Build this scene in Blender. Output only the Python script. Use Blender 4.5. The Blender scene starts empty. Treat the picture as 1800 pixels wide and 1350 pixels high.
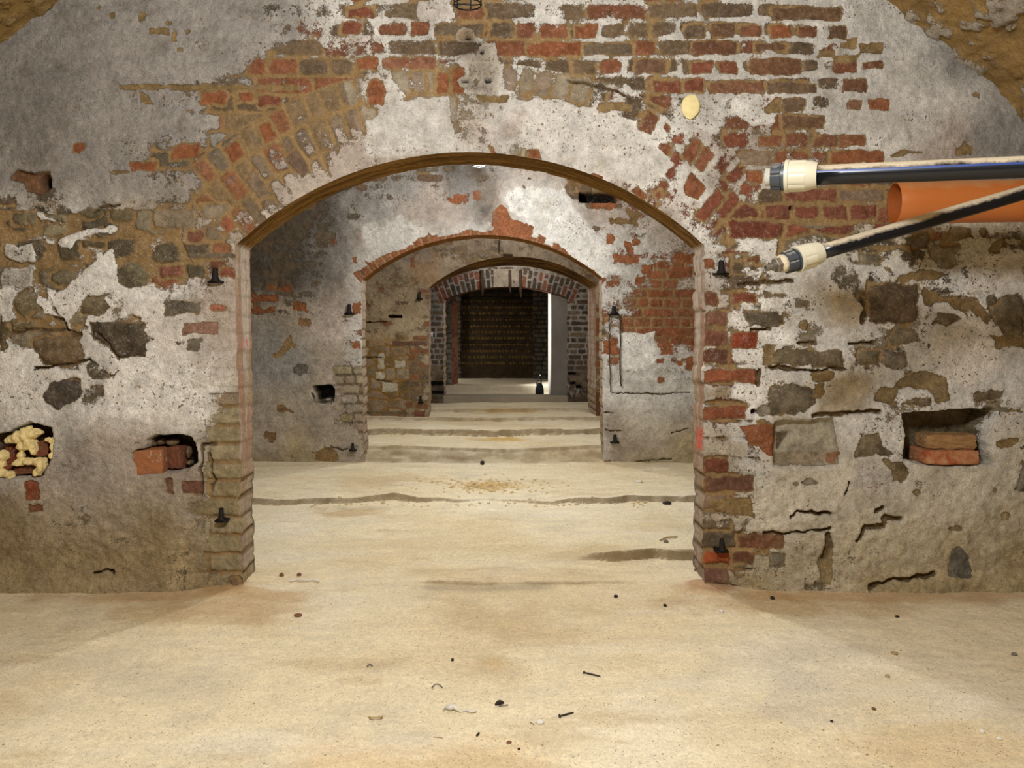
import bpy, math, random
import numpy as np

# ---------------------------------------------------------------- camera, light, exposure
F, CX, CY, CAMZ = 1350.0, 880.0, 566.0, 1.18      # focal length and vanishing point in pixels of 1800x1350
S = bpy.context.scene
C = S.collection
cam = bpy.data.cameras.new('camera')
cam.sensor_fit = 'HORIZONTAL'
cam.sensor_width = 36.0
cam.lens = 36.0 * F / 1800.0
cam.shift_x = (900.0 - CX) / 1800.0
cam.shift_y = -(675.0 - CY) / 1800.0
cam.clip_start = 0.05
co = bpy.data.objects.new('camera', cam)
C.objects.link(co)
co.location = (0, 0, CAMZ)
co.rotation_euler = (math.pi / 2, 0, 0)
S.camera = co
S.view_settings.view_transform = 'Standard'
S.view_settings.look = 'None'
S.view_settings.exposure = 0.0
S.view_settings.gamma = 1.0
S.view_settings.use_curve_mapping = False
w = bpy.data.worlds.new('world')
S.world = w
w.use_nodes = True
w.node_tree.nodes['Background'].inputs[0].default_value = (0.02, 0.02, 0.022, 1)
w.node_tree.nodes['Background'].inputs[1].default_value = 0.5


def lamp(x, y, z, watts, radius, col=(1.0, 0.95, 0.87)):
    l = bpy.data.lights.new('room_or_fill_light', 'POINT')
    l.energy = watts
    l.shadow_soft_size = radius
    l.color = col
    o = bpy.data.objects.new('room_or_fill_light', l)
    C.objects.link(o)
    o.location = (x, y, z)


lamp(-0.10, 0.75, 2.35, 240, 0.16, (0.97, 0.985, 1.0))              # front room, just above the frame
lamp(-0.12, 4.95, 2.24, 135, 0.06, (0.98, 0.985, 1.0))              # second room
lamp(-0.05, 7.75, 2.30, 78, 0.07, (1.0, 0.98, 0.97))                # third room
lamp(0.15, 10.45, 2.15, 26, 0.07, (1.0, 0.97, 0.93))
lamp(-1.6, 12.95, 1.0, 20, 0.10, (1.0, 0.95, 0.85))  # unseen fill added in the last room to lift the end wall
sl = bpy.data.lights.new('slab_spot', 'SPOT')                     # unseen spot added beyond the fourth wall to brighten the concrete slab's edge
sl.energy = 1000
sl.spot_size = math.radians(58)
sl.spot_blend = 0.6
sl.shadow_soft_size = 0.05
sl.color = (0.95, 0.98, 1.0)
so = bpy.data.objects.new('slab_spot', sl)
C.objects.link(so)
so.location = (-1.25, 11.72, 1.25)
so.rotation_euler = (math.radians(84), 0, math.radians(-83))

# ---------------------------------------------------------------- numeric helpers
YW1, YB1 = 3.375, 3.62
YW2, YB2 = 6.45, 6.70
YW3, YB3 = 9.20, 10.05
YW4, YB4 = 11.20, 11.42
YW5, YB5 = 12.15, 12.40
YEND = 13.6


def lin(c):
    c = np.asarray(c, dtype=np.float64) / 255.0
    return np.where(c <= 0.04045, c / 12.92, ((c + 0.055) / 1.055) ** 2.4)


def P3(px, py, Y):
    return ((px - CX) * Y / F, Y, CAMZ - (py - CY) * Y / F)


def sm(a, b, x):
    t = np.clip((x - a) / (b - a), 0, 1)
    return t * t * (3 - 2 * t)


def h2(i, j, s):
    i = np.asarray(i, dtype=np.int64)
    j = np.asarray(j, dtype=np.int64)
    n = (i * 374761393 + j * 668265263 + int(s) * 974711) & 0xffffffff
    n = ((n ^ (n >> 13)) * 1274126177) & 0xffffffff
    n = ((n ^ (n >> 16)) * 2246822519) & 0xffffffff
    return ((n ^ (n >> 15)) & 0xffff) / 65535.0


def vn(u, v, sc, seed):
    x = np.asarray(u) / sc + seed * 0.371
    y = np.asarray(v) / sc + seed * 0.773
    i = np.floor(x)
    j = np.floor(y)
    fx = x - i
    fy = y - j
    fx = fx * fx * (3 - 2 * fx)
    fy = fy * fy * (3 - 2 * fy)
    i = i.astype(np.int64)
    j = j.astype(np.int64)
    a = h2(i, j, seed)
    b = h2(i + 1, j, seed)
    c = h2(i, j + 1, seed)
    d = h2(i + 1, j + 1, seed)
    return (a * (1 - fx) + b * fx) * (1 - fy) + (c * (1 - fx) + d * fx) * fy


def fbm(u, v, sc, seed, o=4, g=0.5):
    t, a, n = 0.0, 1.0, 0.0
    for k in range(o):
        t = t + a * vn(u, v, sc, seed + 17 * k)
        n += a
        a *= g
        sc *= 0.5
    return t / n                                     # mean .5, spread about +-.2


def cn(u, v, sc, seed, o=4):
    return (fbm(u, v, sc, seed, o) - 0.5) * 2.6      # roughly -1..1


def courses(u, v, P, ph, Ls, Lh, seed, wob=1.0):
    vv = v + (vn(u, v, P * 3.2, seed) - .5) * P * .16 * wob
    y = (vv - ph) / P
    r = np.floor(y)
    fy = (y - r) * P
    r = r.astype(np.int64)
    L = np.where(r % 2 == 0, Ls, Lh)
    off = h2(r, 0, seed) * L
    x = (u + off + (vn(u, v, P, seed + 3) - .5) * P * .12) / L
    k = np.floor(x).astype(np.int64)
    J = lambda q: (h2(q, r, seed + 1) - .5) * .28
    k = np.where(x < k + J(k), k - 1, k)
    k = np.where(x >= k + 1 + J(k + 1), k + 1, k)
    bl = k + J(k)
    br = k + 1 + J(k + 1)
    ex = np.maximum(np.minimum(x - bl, br - x) * L, 0)
    ey = np.maximum(np.minimum(fy, P - fy), 0)
    e = ex + ey - np.sqrt(ex * ex + ey * ey)
    return e, (bl + br) / 2 * L - off, ph + (r + .5) * P, h2(k, r, seed + 2), h2(k, r, seed + 5)


def stones(u, v, sx, sy, seed):
    uu = u + cn(u, v, sx * .8, seed + 9, 3) * sx * .12
    vv = v + cn(u, v, sx * .8, seed + 10, 3) * sy * .14
    y = vv / sy
    r0 = np.floor(y).astype(np.int64)
    d1 = np.full(np.shape(u), 9.0)
    d2 = np.full(np.shape(u), 9.0)
    ida = np.zeros(np.shape(u))
    idb = np.zeros(np.shape(u))
    cu = np.zeros(np.shape(u))
    cv = np.zeros(np.shape(u))
    for dr in (-1, 0, 1):
        r = r0 + dr
        sh = h2(r, 7, seed) + .5 * (r % 2)
        x = uu / sx + sh
        k0 = np.floor(x).astype(np.int64)
        for dk in (-1, 0, 1):
            k = k0 + dk
            jx = k + .5 + (h2(k, r, seed + 1) - .5) * .75
            jy = r + .5 + (h2(k, r, seed + 2) - .5) * .45
            dd = (np.abs(x - jx) ** 2.6 + np.abs(y - jy) ** 2.6) ** (1 / 2.6)
            new = dd < d1
            d2 = np.where(new, d1, np.minimum(d2, dd))
            ida = np.where(new, h2(k, r, seed + 3), ida)
            idb = np.where(new, h2(k, r, seed + 4), idb)
            cu = np.where(new, (jx - sh) * sx, cu)
            cv = np.where(new, jy * sy, cv)
            d1 = np.where(new, dd, d1)
    return (d2 - d1) * sy * .55, cu, cv, ida, idb


def rle(s):
    out = []
    for t in s.split():
        if '*' in t:
            a, b = t.split('*')
            out += [a] * int(b)
        else:
            out.append(t)
    return out


def grid_num(rows, n=36):
    g = []
    for s in rows:
        r = [float(x) for x in rle(s)]
        g.append((r + [r[-1]] * n)[:n])
    return np.array(g)


def grid_chr(rows, n=36):
    g = []
    for s in rows:
        r = rle(s)
        g.append((r + [r[-1]] * n)[:n])
    return np.array(g)


def samp(g, u, v, cell=50.0, u0=0.0, v0=0.0):
    H, W = g.shape[:2]
    x = np.clip((u - u0) / cell - .5, 0, W - 1.001)
    y = np.clip((v - v0) / cell - .5, 0, H - 1.001)
    i = np.floor(x).astype(int)
    j = np.floor(y).astype(int)
    fx = x - i
    fy = y - j
    if g.ndim == 3:
        fx = fx[..., None]
        fy = fy[..., None]
    return (g[j, i] * (1 - fx) + g[j, i + 1] * fx) * (1 - fy) + (g[j + 1, i] * (1 - fx) + g[j + 1, i + 1] * fx) * fy


def near(g, u, v, cell=50.0, u0=0.0, v0=0.0):
    H, W = g.shape[:2]
    i = np.clip(np.floor((u - u0) / cell), 0, W - 1).astype(int)
    j = np.clip(np.floor((v - v0) / cell), 0, H - 1).astype(int)
    return g[j, i]


def poly_sd(poly, u, v):
    """signed distance, positive inside"""
    p = np.asarray(poly, float)
    d = np.full(u.shape, 1e9)
    ins = np.zeros(u.shape, bool)
    n = len(p)
    for i in range(n):
        a = p[i]
        b = p[(i + 1) % n]
        e = b - a
        L = max(float(e @ e), 1e-9)
        t = np.clip(((u - a[0]) * e[0] + (v - a[1]) * e[1]) / L, 0, 1)
        d = np.minimum(d, (u - a[0] - t * e[0]) ** 2 + (v - a[1] - t * e[1]) ** 2)
        if a[1] != b[1]:
            c = (a[1] > v) != (b[1] > v)
            ins ^= c & (u < (b[0] - a[0]) * (v - a[1]) / (b[1] - a[1]) + a[0])
    d = np.sqrt(d)
    return np.where(ins, d, -d)


def line_d(pts, u, v):
    d = np.full(u.shape, 1e9)
    for a, b in zip(pts[:-1], pts[1:]):
        ex, ey = b[0] - a[0], b[1] - a[1]
        L = max(ex * ex + ey * ey, 1e-9)
        t = np.clip(((u - a[0]) * ex + (v - a[1]) * ey) / L, 0, 1)
        d = np.minimum(d, (u - a[0] - t * ex) ** 2 + (v - a[1] - t * ey) ** 2)
    return np.sqrt(d)


def R(x0, y0, x1, y1):
    return [(x0, y0), (x1, y0), (x1, y1), (x0, y1)]


def E(cx, cy, rx, ry, n=12):
    return [(cx + rx * math.cos(k * 2 * math.pi / n), cy + ry * math.sin(k * 2 * math.pi / n)) for k in range(n)]


def zp(x0, y0, s, pts):
    return [(x0 + a / s, y0 + b / s) for a, b in pts]


PAL = {
    'm': [(148, 88, 62), (124, 100, 80), (118, 96, 76), (160, 92, 60), (134, 108, 84)],
    'n': [(122, 104, 86), (112, 96, 80), (135, 112, 90), (128, 100, 80)],
    'r': [(150, 78, 56), (138, 72, 55), (164, 88, 62)],
    'o': [(172, 96, 56), (162, 88, 50), (168, 102, 64)],
    'a': [(152, 130, 110), (142, 118, 96), (170, 106, 70), (156, 126, 92), (132, 116, 100)],
    't': [(158, 128, 84), (148, 120, 80), (160, 134, 92)],
    's': [(116, 104, 86), (104, 92, 74), (130, 114, 90), (98, 86, 70), (146, 132, 112)],
    'k': [(78, 66, 54), (90, 78, 66)],
    'p': [(178, 162, 146), (166, 142, 126), (172, 154, 134)],
    'j': [(170, 154, 122), (162, 144, 110), (178, 162, 136)],
    'g': [(126, 122, 116), (110, 106, 100), (136, 130, 120)],
    'd': [(92, 76, 62), (104, 84, 68), (84, 70, 60), (112, 82, 64)],
    'y': [(150, 118, 62), (140, 108, 56), (126, 98, 52)],
}
PL = {k: np.array([lin(c) for c in v]) for k, v in PAL.items()}
TONE = {'g': (168, 163, 156), 'G': (154, 149, 142), 'w': (216, 212, 204), 'W': (242, 239, 232), 'c': (208, 200, 182),
        'd': (180, 164, 128), 'b': (150, 133, 102), 'p': (190, 177, 164), 'q': (176, 164, 146), 'K': (112, 108, 100)}
TL = {k: lin(c) for k, c in TONE.items()}
MORTAR = lin((160, 132, 90))


def pick(letters, ida):
    out = np.zeros(letters.shape + (3,))
    for L in np.unique(letters):
        p = PL[str(L)]
        m = letters == L
        out[m] = p[np.minimum((ida[m] * len(p)).astype(int), len(p) - 1)]
    return out


class Fld:
    """the state of a masonry surface while features are laid into it (all arrays over the points u, v)"""

    def __init__(s, u, v, sc):
        s.u, s.v, s.sc = u, v, sc                        # sc: pixels per metre
        s.k = sc / 400.0                                 # size of details against the front wall
        s.e = np.full(u.shape, 20.0)
        s.bc = np.zeros(u.shape + (3,))
        s.P = np.zeros(u.shape)
        s.plc = np.zeros(u.shape + (3,))
        s.mort = np.tile(MORTAR, u.shape + (1,))
        s.h = np.zeros(u.shape)
        s.jdepth = np.full(u.shape, 0.006)
        s.show = np.full(u.shape, .18)
        s.rough = np.full(u.shape, .0018)

    def _win(s, poly, pad):
        p = np.asarray(poly, float)
        return np.nonzero((s.u > p[:, 0].min() - pad) & (s.u < p[:, 0].max() + pad) & (s.v > p[:, 1].min() - pad) & (s.v < p[:, 1].max() + pad))[0]

    def patch(s, poly, col, ring=True, rough=5.0, hgt=0.0, val=-0.75, seed=1, var=.10, partial=1.0):
        """lay bare a brick or a stone of the given colour"""
        w_ = s._win(poly, 14 * s.k + 4)
        if len(w_) == 0:
            return
        u, v = s.u[w_], s.v[w_]
        d = poly_sd(poly, u, v) + cn(u, v, 16 * s.k, seed, 3) * rough * s.k
        m = sm(-1.2 * s.k, 1.2 * s.k, d) * partial
        c = lin(col) if not isinstance(col, str) else PL[col][0]
        c = c * (1 + var * 1.6 * cn(u, v, 22 * s.k, seed + 4, 3))[:, None]
        s.bc[w_] = s.bc[w_] * (1 - m[:, None]) + c * m[:, None]
        s.P[w_] = s.P[w_] * (1 - m) + (val + .25 * cn(u, v, 12 * s.k, seed + 8, 3)) * m
        if ring:
            e = s.e[w_]
            e = np.where(d > 0, np.maximum(d + 2.5 * s.k, 0), np.where(d > -6 * s.k, np.minimum(e, 1.0 * s.k), e))
            s.e[w_] = e
        else:
            s.e[w_] = np.where(d > 0, np.maximum(s.e[w_], 8 * s.k), s.e[w_])
        s.h[w_] += hgt * sm(0, 14 * s.k, d)

    def cover(s, poly, tone, val=.42, rough=9.0, seed=1, soft=3.0, hgt=0.0):
        """plaster left standing"""
        w_ = s._win(poly, 26 * s.k + 4)
        if len(w_) == 0:
            return
        u, v = s.u[w_], s.v[w_]
        d = poly_sd(poly, u, v) + cn(u, v, 30 * s.k, seed, 4) * rough * s.k
        m = sm(-soft * s.k, soft * s.k, d)
        s.P[w_] = s.P[w_] * (1 - m) + (val + .22 * cn(u, v, 26 * s.k, seed + 6, 4)) * m
        c = TL[tone] if isinstance(tone, str) else lin(tone)
        m2 = sm(-8 * s.k, 8 * s.k, d)
        s.plc[w_] = s.plc[w_] * (1 - m2[:, None]) + c * (1 + .08 * cn(u, v, 20 * s.k, seed + 3, 3))[:, None] * m2[:, None]
        s.h[w_] += hgt * m

    def hole(s, poly, depth, col, rough=2.5, seed=1, edge=2.0, floorcol=None):
        w_ = s._win(poly, 14 * s.k + 4)
        if len(w_) == 0:
            return
        u, v = s.u[w_], s.v[w_]
        d = poly_sd(poly, u, v) + cn(u, v, 18 * s.k, seed, 3) * rough * s.k
        m = sm(-edge * s.k, edge * s.k, d)
        s.h[w_] = s.h[w_] * (1 - m) + (-depth + .012 * min(1, depth * 12) * cn(u, v, 26 * s.k, seed + 2, 3)) * m
        c = lin(col) * (1 + .22 * cn(u, v, 18 * s.k, seed + 5, 3))[:, None]
        mm = sm(-1, 1, d) if depth > .03 else m
        s.bc[w_] = s.bc[w_] * (1 - mm[:, None]) + c * mm[:, None]
        s.P[w_] = s.P[w_] * (1 - mm) - .8 * mm
        s.e[w_] = np.where(d > -2 * s.k, 20, s.e[w_])

    def crack(s, pts, width=3.0, depth=.02, col=(120, 92, 56), seed=1):
        w_ = s._win(pts, 12 * s.k + 4)
        if len(w_) == 0:
            return
        u, v = s.u[w_], s.v[w_]
        uu = u + cn(u, v, 18 * s.k, seed, 3) * 4 * s.k
        vv = v + cn(u, v, 18 * s.k, seed + 1, 3) * 4 * s.k
        d = line_d(pts, uu, vv)
        ww = width * s.k * (.6 + .8 * vn(u, v, 20 * s.k, seed + 2))
        m = 1 - sm(ww * .5, ww * 1.1 + .6, d)
        s.h[w_] -= depth * m
        s.bc[w_] = s.bc[w_] * (1 - m[:, None]) + lin(col) * m[:, None]
        s.P[w_] = s.P[w_] * (1 - m) - .6 * m
        s.e[w_] = np.where(m > .5, 20, s.e[w_])

    def stain(s, poly, col, amt=.7, soft=14.0, seed=1, rough=12.0):
        """dirt or paint on whatever is there"""
        w_ = s._win(poly, 40 * s.k)
        if len(w_) == 0:
            return
        u, v = s.u[w_], s.v[w_]
        d = poly_sd(poly, u, v) + cn(u, v, 30 * s.k, seed, 4) * rough * s.k
        m = (sm(-soft * s.k, soft * s.k, d) * amt)[:, None]
        s.plc[w_] = s.plc[w_] * (1 - m) + lin(col) * m
        s.bc[w_] = s.bc[w_] * (1 - m * .6) + lin(col) * m * .6

    def done(s, plaster_h=.0035, rough_h=.004):
        u, v, k = s.u, s.v, s.k
        jt = 1 - sm(1.6 * k, 4.6 * k, s.e + (vn(u, v, 5 * k, 71) - .5) * 3.2 * k)
        tex = cn(u, v, 14 * k, 55, 3)
        lum = (s.bc @ np.array([.25, .60, .15]))[..., None]
        s.bc = (s.bc * .73 + lum * np.array([1.14, .97, .72]) * .27) * np.array([.88, .90, .84])
        b = s.bc * (1 + .24 * tex + .16 * cn(u, v, 5 * k, 57, 2))[..., None]
        mo = s.mort * (1 + .22 * cn(u, v, 26 * k, 58, 4) - .12 * sm(.2, .8, cn(u, v, 110 * k, 59, 3)))[..., None]
        base = b * (1 - jt[..., None]) + mo * jt[..., None]
        mp = sm(-.06, .12, s.P)
        hb = -s.jdepth * (1 - sm(0, 6.5 * k, s.e))
        hb = hb + .0022 * tex
        hp = plaster_h - s.show * s.jdepth * (1 - sm(0, 8 * k, s.e))
        h = hb * (1 - mp) + hp * mp + s.h
        rg = cn(u, v, 24 * k, 63, 4)
        h = h + rough_h * cn(u, v, 60 * k, 61, 4) + .0016 * cn(u, v, 8 * k, 62, 2) + s.rough * (rg + .55 * cn(u, v, 10 * k, 68, 3))
        mott = cn(u, v, 34 * k, 64, 5)
        scr = cn(u * .7 + v * .7, (v - u) * .28, 9 * k, 65, 3)
        plc = s.plc * (1 + .13 * mott + .09 * cn(u, v, 7 * k, 66, 2) + .06 * scr)[..., None]
        dirt = sm(.25, .85, -mott + .5 * cn(u, v, 9 * k, 67, 2))[..., None] * .4
        plc = plc * (1 - dirt) + plc * np.array([.80, .74, .64]) * dirt
        return dict(h=h, base=np.clip(base, 0, 1), plc=np.clip(plc, 0, 1), pl=s.P)


# ---------------------------------------------------------------- materials
def nodes(name):
    m = bpy.data.materials.new(name)
    m.use_nodes = True
    nt = m.node_tree
    for n in list(nt.nodes):
        nt.nodes.remove(n)
    out = nt.nodes.new('ShaderNodeOutputMaterial')
    b = nt.nodes.new('ShaderNodeBsdfPrincipled')
    nt.links.new(b.outputs[0], out.inputs[0])
    b.inputs['Roughness'].default_value = .9
    b.inputs['Specular IOR Level'].default_value = .15
    return m, nt, b


def N(nt, t, **kw):
    n = nt.nodes.new(t)
    for k, v in kw.items():
        if k.startswith('i_'):
            key = k[2:]
            n.inputs[int(key) if key.isdigit() else key].default_value = v
        else:
            setattr(n, k, v)
    return n


def math_(nt, op, a, b, clamp=False):
    n = N(nt, 'ShaderNodeMath', operation=op, use_clamp=clamp)
    for i, x in enumerate((a, b)):
        if hasattr(x, 'links'):
            nt.links.new(x, n.inputs[i])
        else:
            n.inputs[i].default_value = x
    return n.outputs[0]


def noise(nt, co_, scale, detail=4.0, rough=.6, stretch=None):
    if stretch:
        mp = N(nt, 'ShaderNodeMapping')
        mp.inputs['Scale'].default_value = stretch
        nt.links.new(co_, mp.inputs[0])
        co_ = mp.outputs[0]
    n = N(nt, 'ShaderNodeTexNoise')
    n.inputs['Scale'].default_value = scale
    n.inputs['Detail'].default_value = detail
    n.inputs['Roughness'].default_value = rough
    nt.links.new(co_, n.inputs['Vector'])
    return n.outputs[0]


def mixc(nt, fac, a, b, blend='MIX'):
    n = N(nt, 'ShaderNodeMix', data_type='RGBA', blend_type=blend)
    for key, x in ((0, fac), (6, a), (7, b)):
        if hasattr(x, 'links'):
            nt.links.new(x, n.inputs[key])
        else:
            n.inputs[key].default_value = x if key == 0 else (x[0], x[1], x[2], 1)
    return n.outputs[2]


def ramp(nt, x, a, b, lo=0.0, hi=1.0):
    n = N(nt, 'ShaderNodeMapRange', clamp=True)
    nt.links.new(x, n.inputs[0])
    n.inputs[1].default_value = a
    n.inputs[2].default_value = b
    n.inputs[3].default_value = lo
    n.inputs[4].default_value = hi
    return n.outputs[0]


def make_masonry(name, fine=1.0, sand=False):
    m, nt, b = nodes(name)
    tc = N(nt, 'ShaderNodeTexCoord').outputs['Object']
    base = N(nt, 'ShaderNodeAttribute', attribute_name='base').outputs['Color']
    if not sand:
        plc = N(nt, 'ShaderNodeAttribute', attribute_name='plc').outputs['Color']
        pl = N(nt, 'ShaderNodeAttribute', attribute_name='pl').outputs['Fac']
    n1 = noise(nt, tc, 55 * fine, 6, .68)
    n2 = noise(nt, tc, 190 * fine, 4, .65)
    n3 = noise(nt, tc, 17 * fine, 5, .6)
    if sand:
        g = math_(nt, 'MULTIPLY', ramp(nt, n1, .3, .7, .84, 1.10), ramp(nt, n2, .3, .7, .80, 1.12))
        sp = noise(nt, tc, 120, 2, .5)
        g = math_(nt, 'MULTIPLY', g, ramp(nt, sp, .64, .72, 1.0, .55))
        gc = N(nt, 'ShaderNodeCombineColor')
        for i in range(3):
            nt.links.new(g, gc.inputs[i])
        col = mixc(nt, 1.0, base, gc.outputs[0], 'MULTIPLY')
        hh = math_(nt, 'ADD', math_(nt, 'MULTIPLY', n1, .7), math_(nt, 'MULTIPLY', n2, .5))
    else:
        thr = math_(nt, 'ADD', pl, math_(nt, 'ADD', math_(nt, 'MULTIPLY', math_(nt, 'SUBTRACT', n1, .5), 1.0),
                                         math_(nt, 'MULTIPLY', math_(nt, 'SUBTRACT', n2, .5), .8)))
        n4 = noise(nt, tc, 85 * fine, 3, .55)
        n5 = noise(nt, tc, 5 * fine, 3, .5)
        spk = math_(nt, 'MULTIPLY', ramp(nt, n4, .60, .68), ramp(nt, n5, .42, .62, .15, 1.0))
        thr = math_(nt, 'SUBTRACT', thr, math_(nt, 'MULTIPLY', spk, .95))
        fac = ramp(nt, thr, -.07, .09)
        hz = math_(nt, 'ADD', n1, math_(nt, 'MULTIPLY', math_(nt, 'SUBTRACT', n2, .5), .8))
        fac = math_(nt, 'MAXIMUM', fac, ramp(nt, hz, .54, .84, .0, .34))
        gb = math_(nt, 'MULTIPLY', ramp(nt, n1, .3, .7, .72, 1.2), ramp(nt, n2, .3, .7, .74, 1.2))
        gp = math_(nt, 'MULTIPLY', ramp(nt, n3, .3, .7, .82, 1.08), math_(nt, 'MULTIPLY', ramp(nt, n1, .28, .56, .78, 1.04), ramp(nt, n2, .28, .6, .66, 1.08)))
        outs = []
        for src, g in ((base, gb), (plc, gp)):
            gc = N(nt, 'ShaderNodeCombineColor')
            for i in range(3):
                nt.links.new(g, gc.inputs[i])
            outs.append(mixc(nt, 1.0, src, gc.outputs[0], 'MULTIPLY'))
        col = mixc(nt, fac, outs[0], outs[1])
        nb = noise(nt, tc, 26 * fine, 4, .6)
        hh = math_(nt, 'ADD', math_(nt, 'ADD', math_(nt, 'ADD', math_(nt, 'MULTIPLY', n1, .9), math_(nt, 'MULTIPLY', nb, 1.0)), math_(nt, 'MULTIPLY', n2, .5)), math_(nt, 'MULTIPLY', fac, .35))
    bp = N(nt, 'ShaderNodeBump')
    bp.inputs['Strength'].default_value = .85 if not sand else .6
    bp.inputs['Distance'].default_value = .011 / fine if not sand else .008
    nt.links.new(hh, bp.inputs['Height'])
    nt.links.new(bp.outputs[0], b.inputs['Normal'])
    nt.links.new(col, b.inputs['Base Color'])
    b.inputs['Roughness'].default_value = .95
    b.inputs['Specular IOR Level'].default_value = .1
    return m


M_WALL = make_masonry('old_masonry')
M_FLOOR = make_masonry('sandy_floor', 1.0, True)


def simple(name, col, rough=.7, metal=0.0, var=.12, scale=40, bump=.0, spec=.3):
    m, nt, b = nodes(name)
    tc = N(nt, 'ShaderNodeTexCoord').outputs['Object']
    n = noise(nt, tc, scale, 5, .65)
    c = lin(col)
    col_ = mixc(nt, ramp(nt, n, .3, .7), tuple(c * (1 - var)), tuple(np.minimum(c * (1 + var), 1)))
    nt.links.new(col_, b.inputs['Base Color'])
    b.inputs['Roughness'].default_value = rough
    b.inputs['Metallic'].default_value = metal
    b.inputs['Specular IOR Level'].default_value = spec
    if bump:
        bp = N(nt, 'ShaderNodeBump')
        bp.inputs['Strength'].default_value = bump
        bp.inputs['Distance'].default_value = .004
        nt.links.new(n, bp.inputs['Height'])
        nt.links.new(bp.outputs[0], b.inputs['Normal'])
    return m


def dusty(name, col, dust=(196, 182, 156), rough=.28, lo=.15, hi=.6, scale=14):
    """plastic with pale building dust settled on its upper side"""
    m, nt, b = nodes(name)
    tc = N(nt, 'ShaderNodeTexCoord').outputs['Object']
    gn = N(nt, 'ShaderNodeNewGeometry').outputs['Normal']
    sp = N(nt, 'ShaderNodeSeparateXYZ')
    nt.links.new(gn, sp.inputs[0])
    n = noise(nt, tc, scale, 6, .7)
    n2 = noise(nt, tc, scale * 8, 3, .6)
    k = math_(nt, 'ADD', sp.outputs[2], math_(nt, 'MULTIPLY', math_(nt, 'SUBTRACT', n, .5), 1.3))
    f = ramp(nt, k, lo, hi)
    f = math_(nt, 'MULTIPLY', f, ramp(nt, n2, .25, .5, .75, .97))
    c = mixc(nt, f, tuple(lin(col)), tuple(lin(dust)))
    nt.links.new(c, b.inputs['Base Color'])
    nt.links.new(ramp(nt, f, 0, 1, rough, .95), b.inputs['Roughness'])
    b.inputs['Specular IOR Level'].default_value = .5
    return m


# ---------------------------------------------------------------- mesh helpers
def mk(name, verts, quads, mat, attrs=None, parent=None, smooth=True, faces=None):
    me = bpy.data.meshes.new(name)
    verts = np.asarray(verts, dtype=np.float32)
    if faces is not None:
        me.from_pydata([tuple(map(float, v)) for v in verts], [], faces)
    else:
        quads = np.asarray(quads, dtype=np.int32)
        me.vertices.add(len(verts))
        me.vertices.foreach_set('co', verts.ravel())
        me.loops.add(quads.size)
        me.loops.foreach_set('vertex_index', quads.ravel())
        me.polygons.add(len(quads))
        me.polygons.foreach_set('loop_start', np.arange(0, quads.size, quads.shape[1], dtype=np.int32))
    me.polygons.foreach_set('use_smooth', np.full(len(me.polygons), smooth, dtype=bool))
    me.update(calc_edges=True)
    me.validate()
    for k, a in (attrs or {}).items():
        a = np.asarray(a, dtype=np.float32)
        if a.ndim == 2:
            at = me.attributes.new(k, 'FLOAT_COLOR', 'POINT')
            at.data.foreach_set('color', np.concatenate([a, np.ones((len(a), 1), np.float32)], 1).ravel())
        else:
            at = me.attributes.new(k, 'FLOAT', 'POINT')
            at.data.foreach_set('value', a)
    me.materials.append(mat)
    o = bpy.data.objects.new(name, me)
    C.objects.link(o)
    if parent:
        o.parent = parent
    return o


def struct(o):
    o['kind'] = 'structure'
    return o


def gq(nr, nc):
    i = np.arange(nr - 1)[:, None] * nc + np.arange(nc - 1)[None, :]
    return np.stack([i, i + nc, i + nc + 1, i + 1], -1).reshape(-1, 4)


def arch_outline(xl, xr, spring_l, spring_r, top, bottom, jl=None, jr=None, n=60):
    """outline from the bottom left up over the arch to the bottom right, in pixels; jl/jr(v) give the jamb x"""
    jl = jl or (lambda v: np.full(np.shape(v), float(xl)))
    jr = jr or (lambda v: np.full(np.shape(v), float(xr)))
    vl = np.linspace(bottom, spring_l, 150)
    vr = np.linspace(spring_r, bottom, 150)
    Lx, Rx = float(jl(np.array([spring_l]))[0]), float(jr(np.array([spring_r]))[0])
    a = np.array([Lx, spring_l])
    b = np.array([Rx, spring_r])
    mid = (a + b) / 2
    half = np.linalg.norm(b - a) / 2
    sag = mid[1] - top
    r = (half * half + sag * sag) / (2 * sag)
    ang = math.asin(min(1, half / r))
    th = np.linspace(-ang, ang, n * 2)
    xs = mid[0] + r * np.sin(th)
    ys = mid[1] + (r - sag) - r * np.cos(th)
    tilt = (b[1] - a[1]) / (b[0] - a[0])
    ys = ys + tilt * (xs - mid[0])
    pts = np.concatenate([np.stack([jl(vl), vl], 1), np.stack([xs, ys], 1)[1:-1], np.stack([jr(vr), vr], 1)])
    return pts


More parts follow.
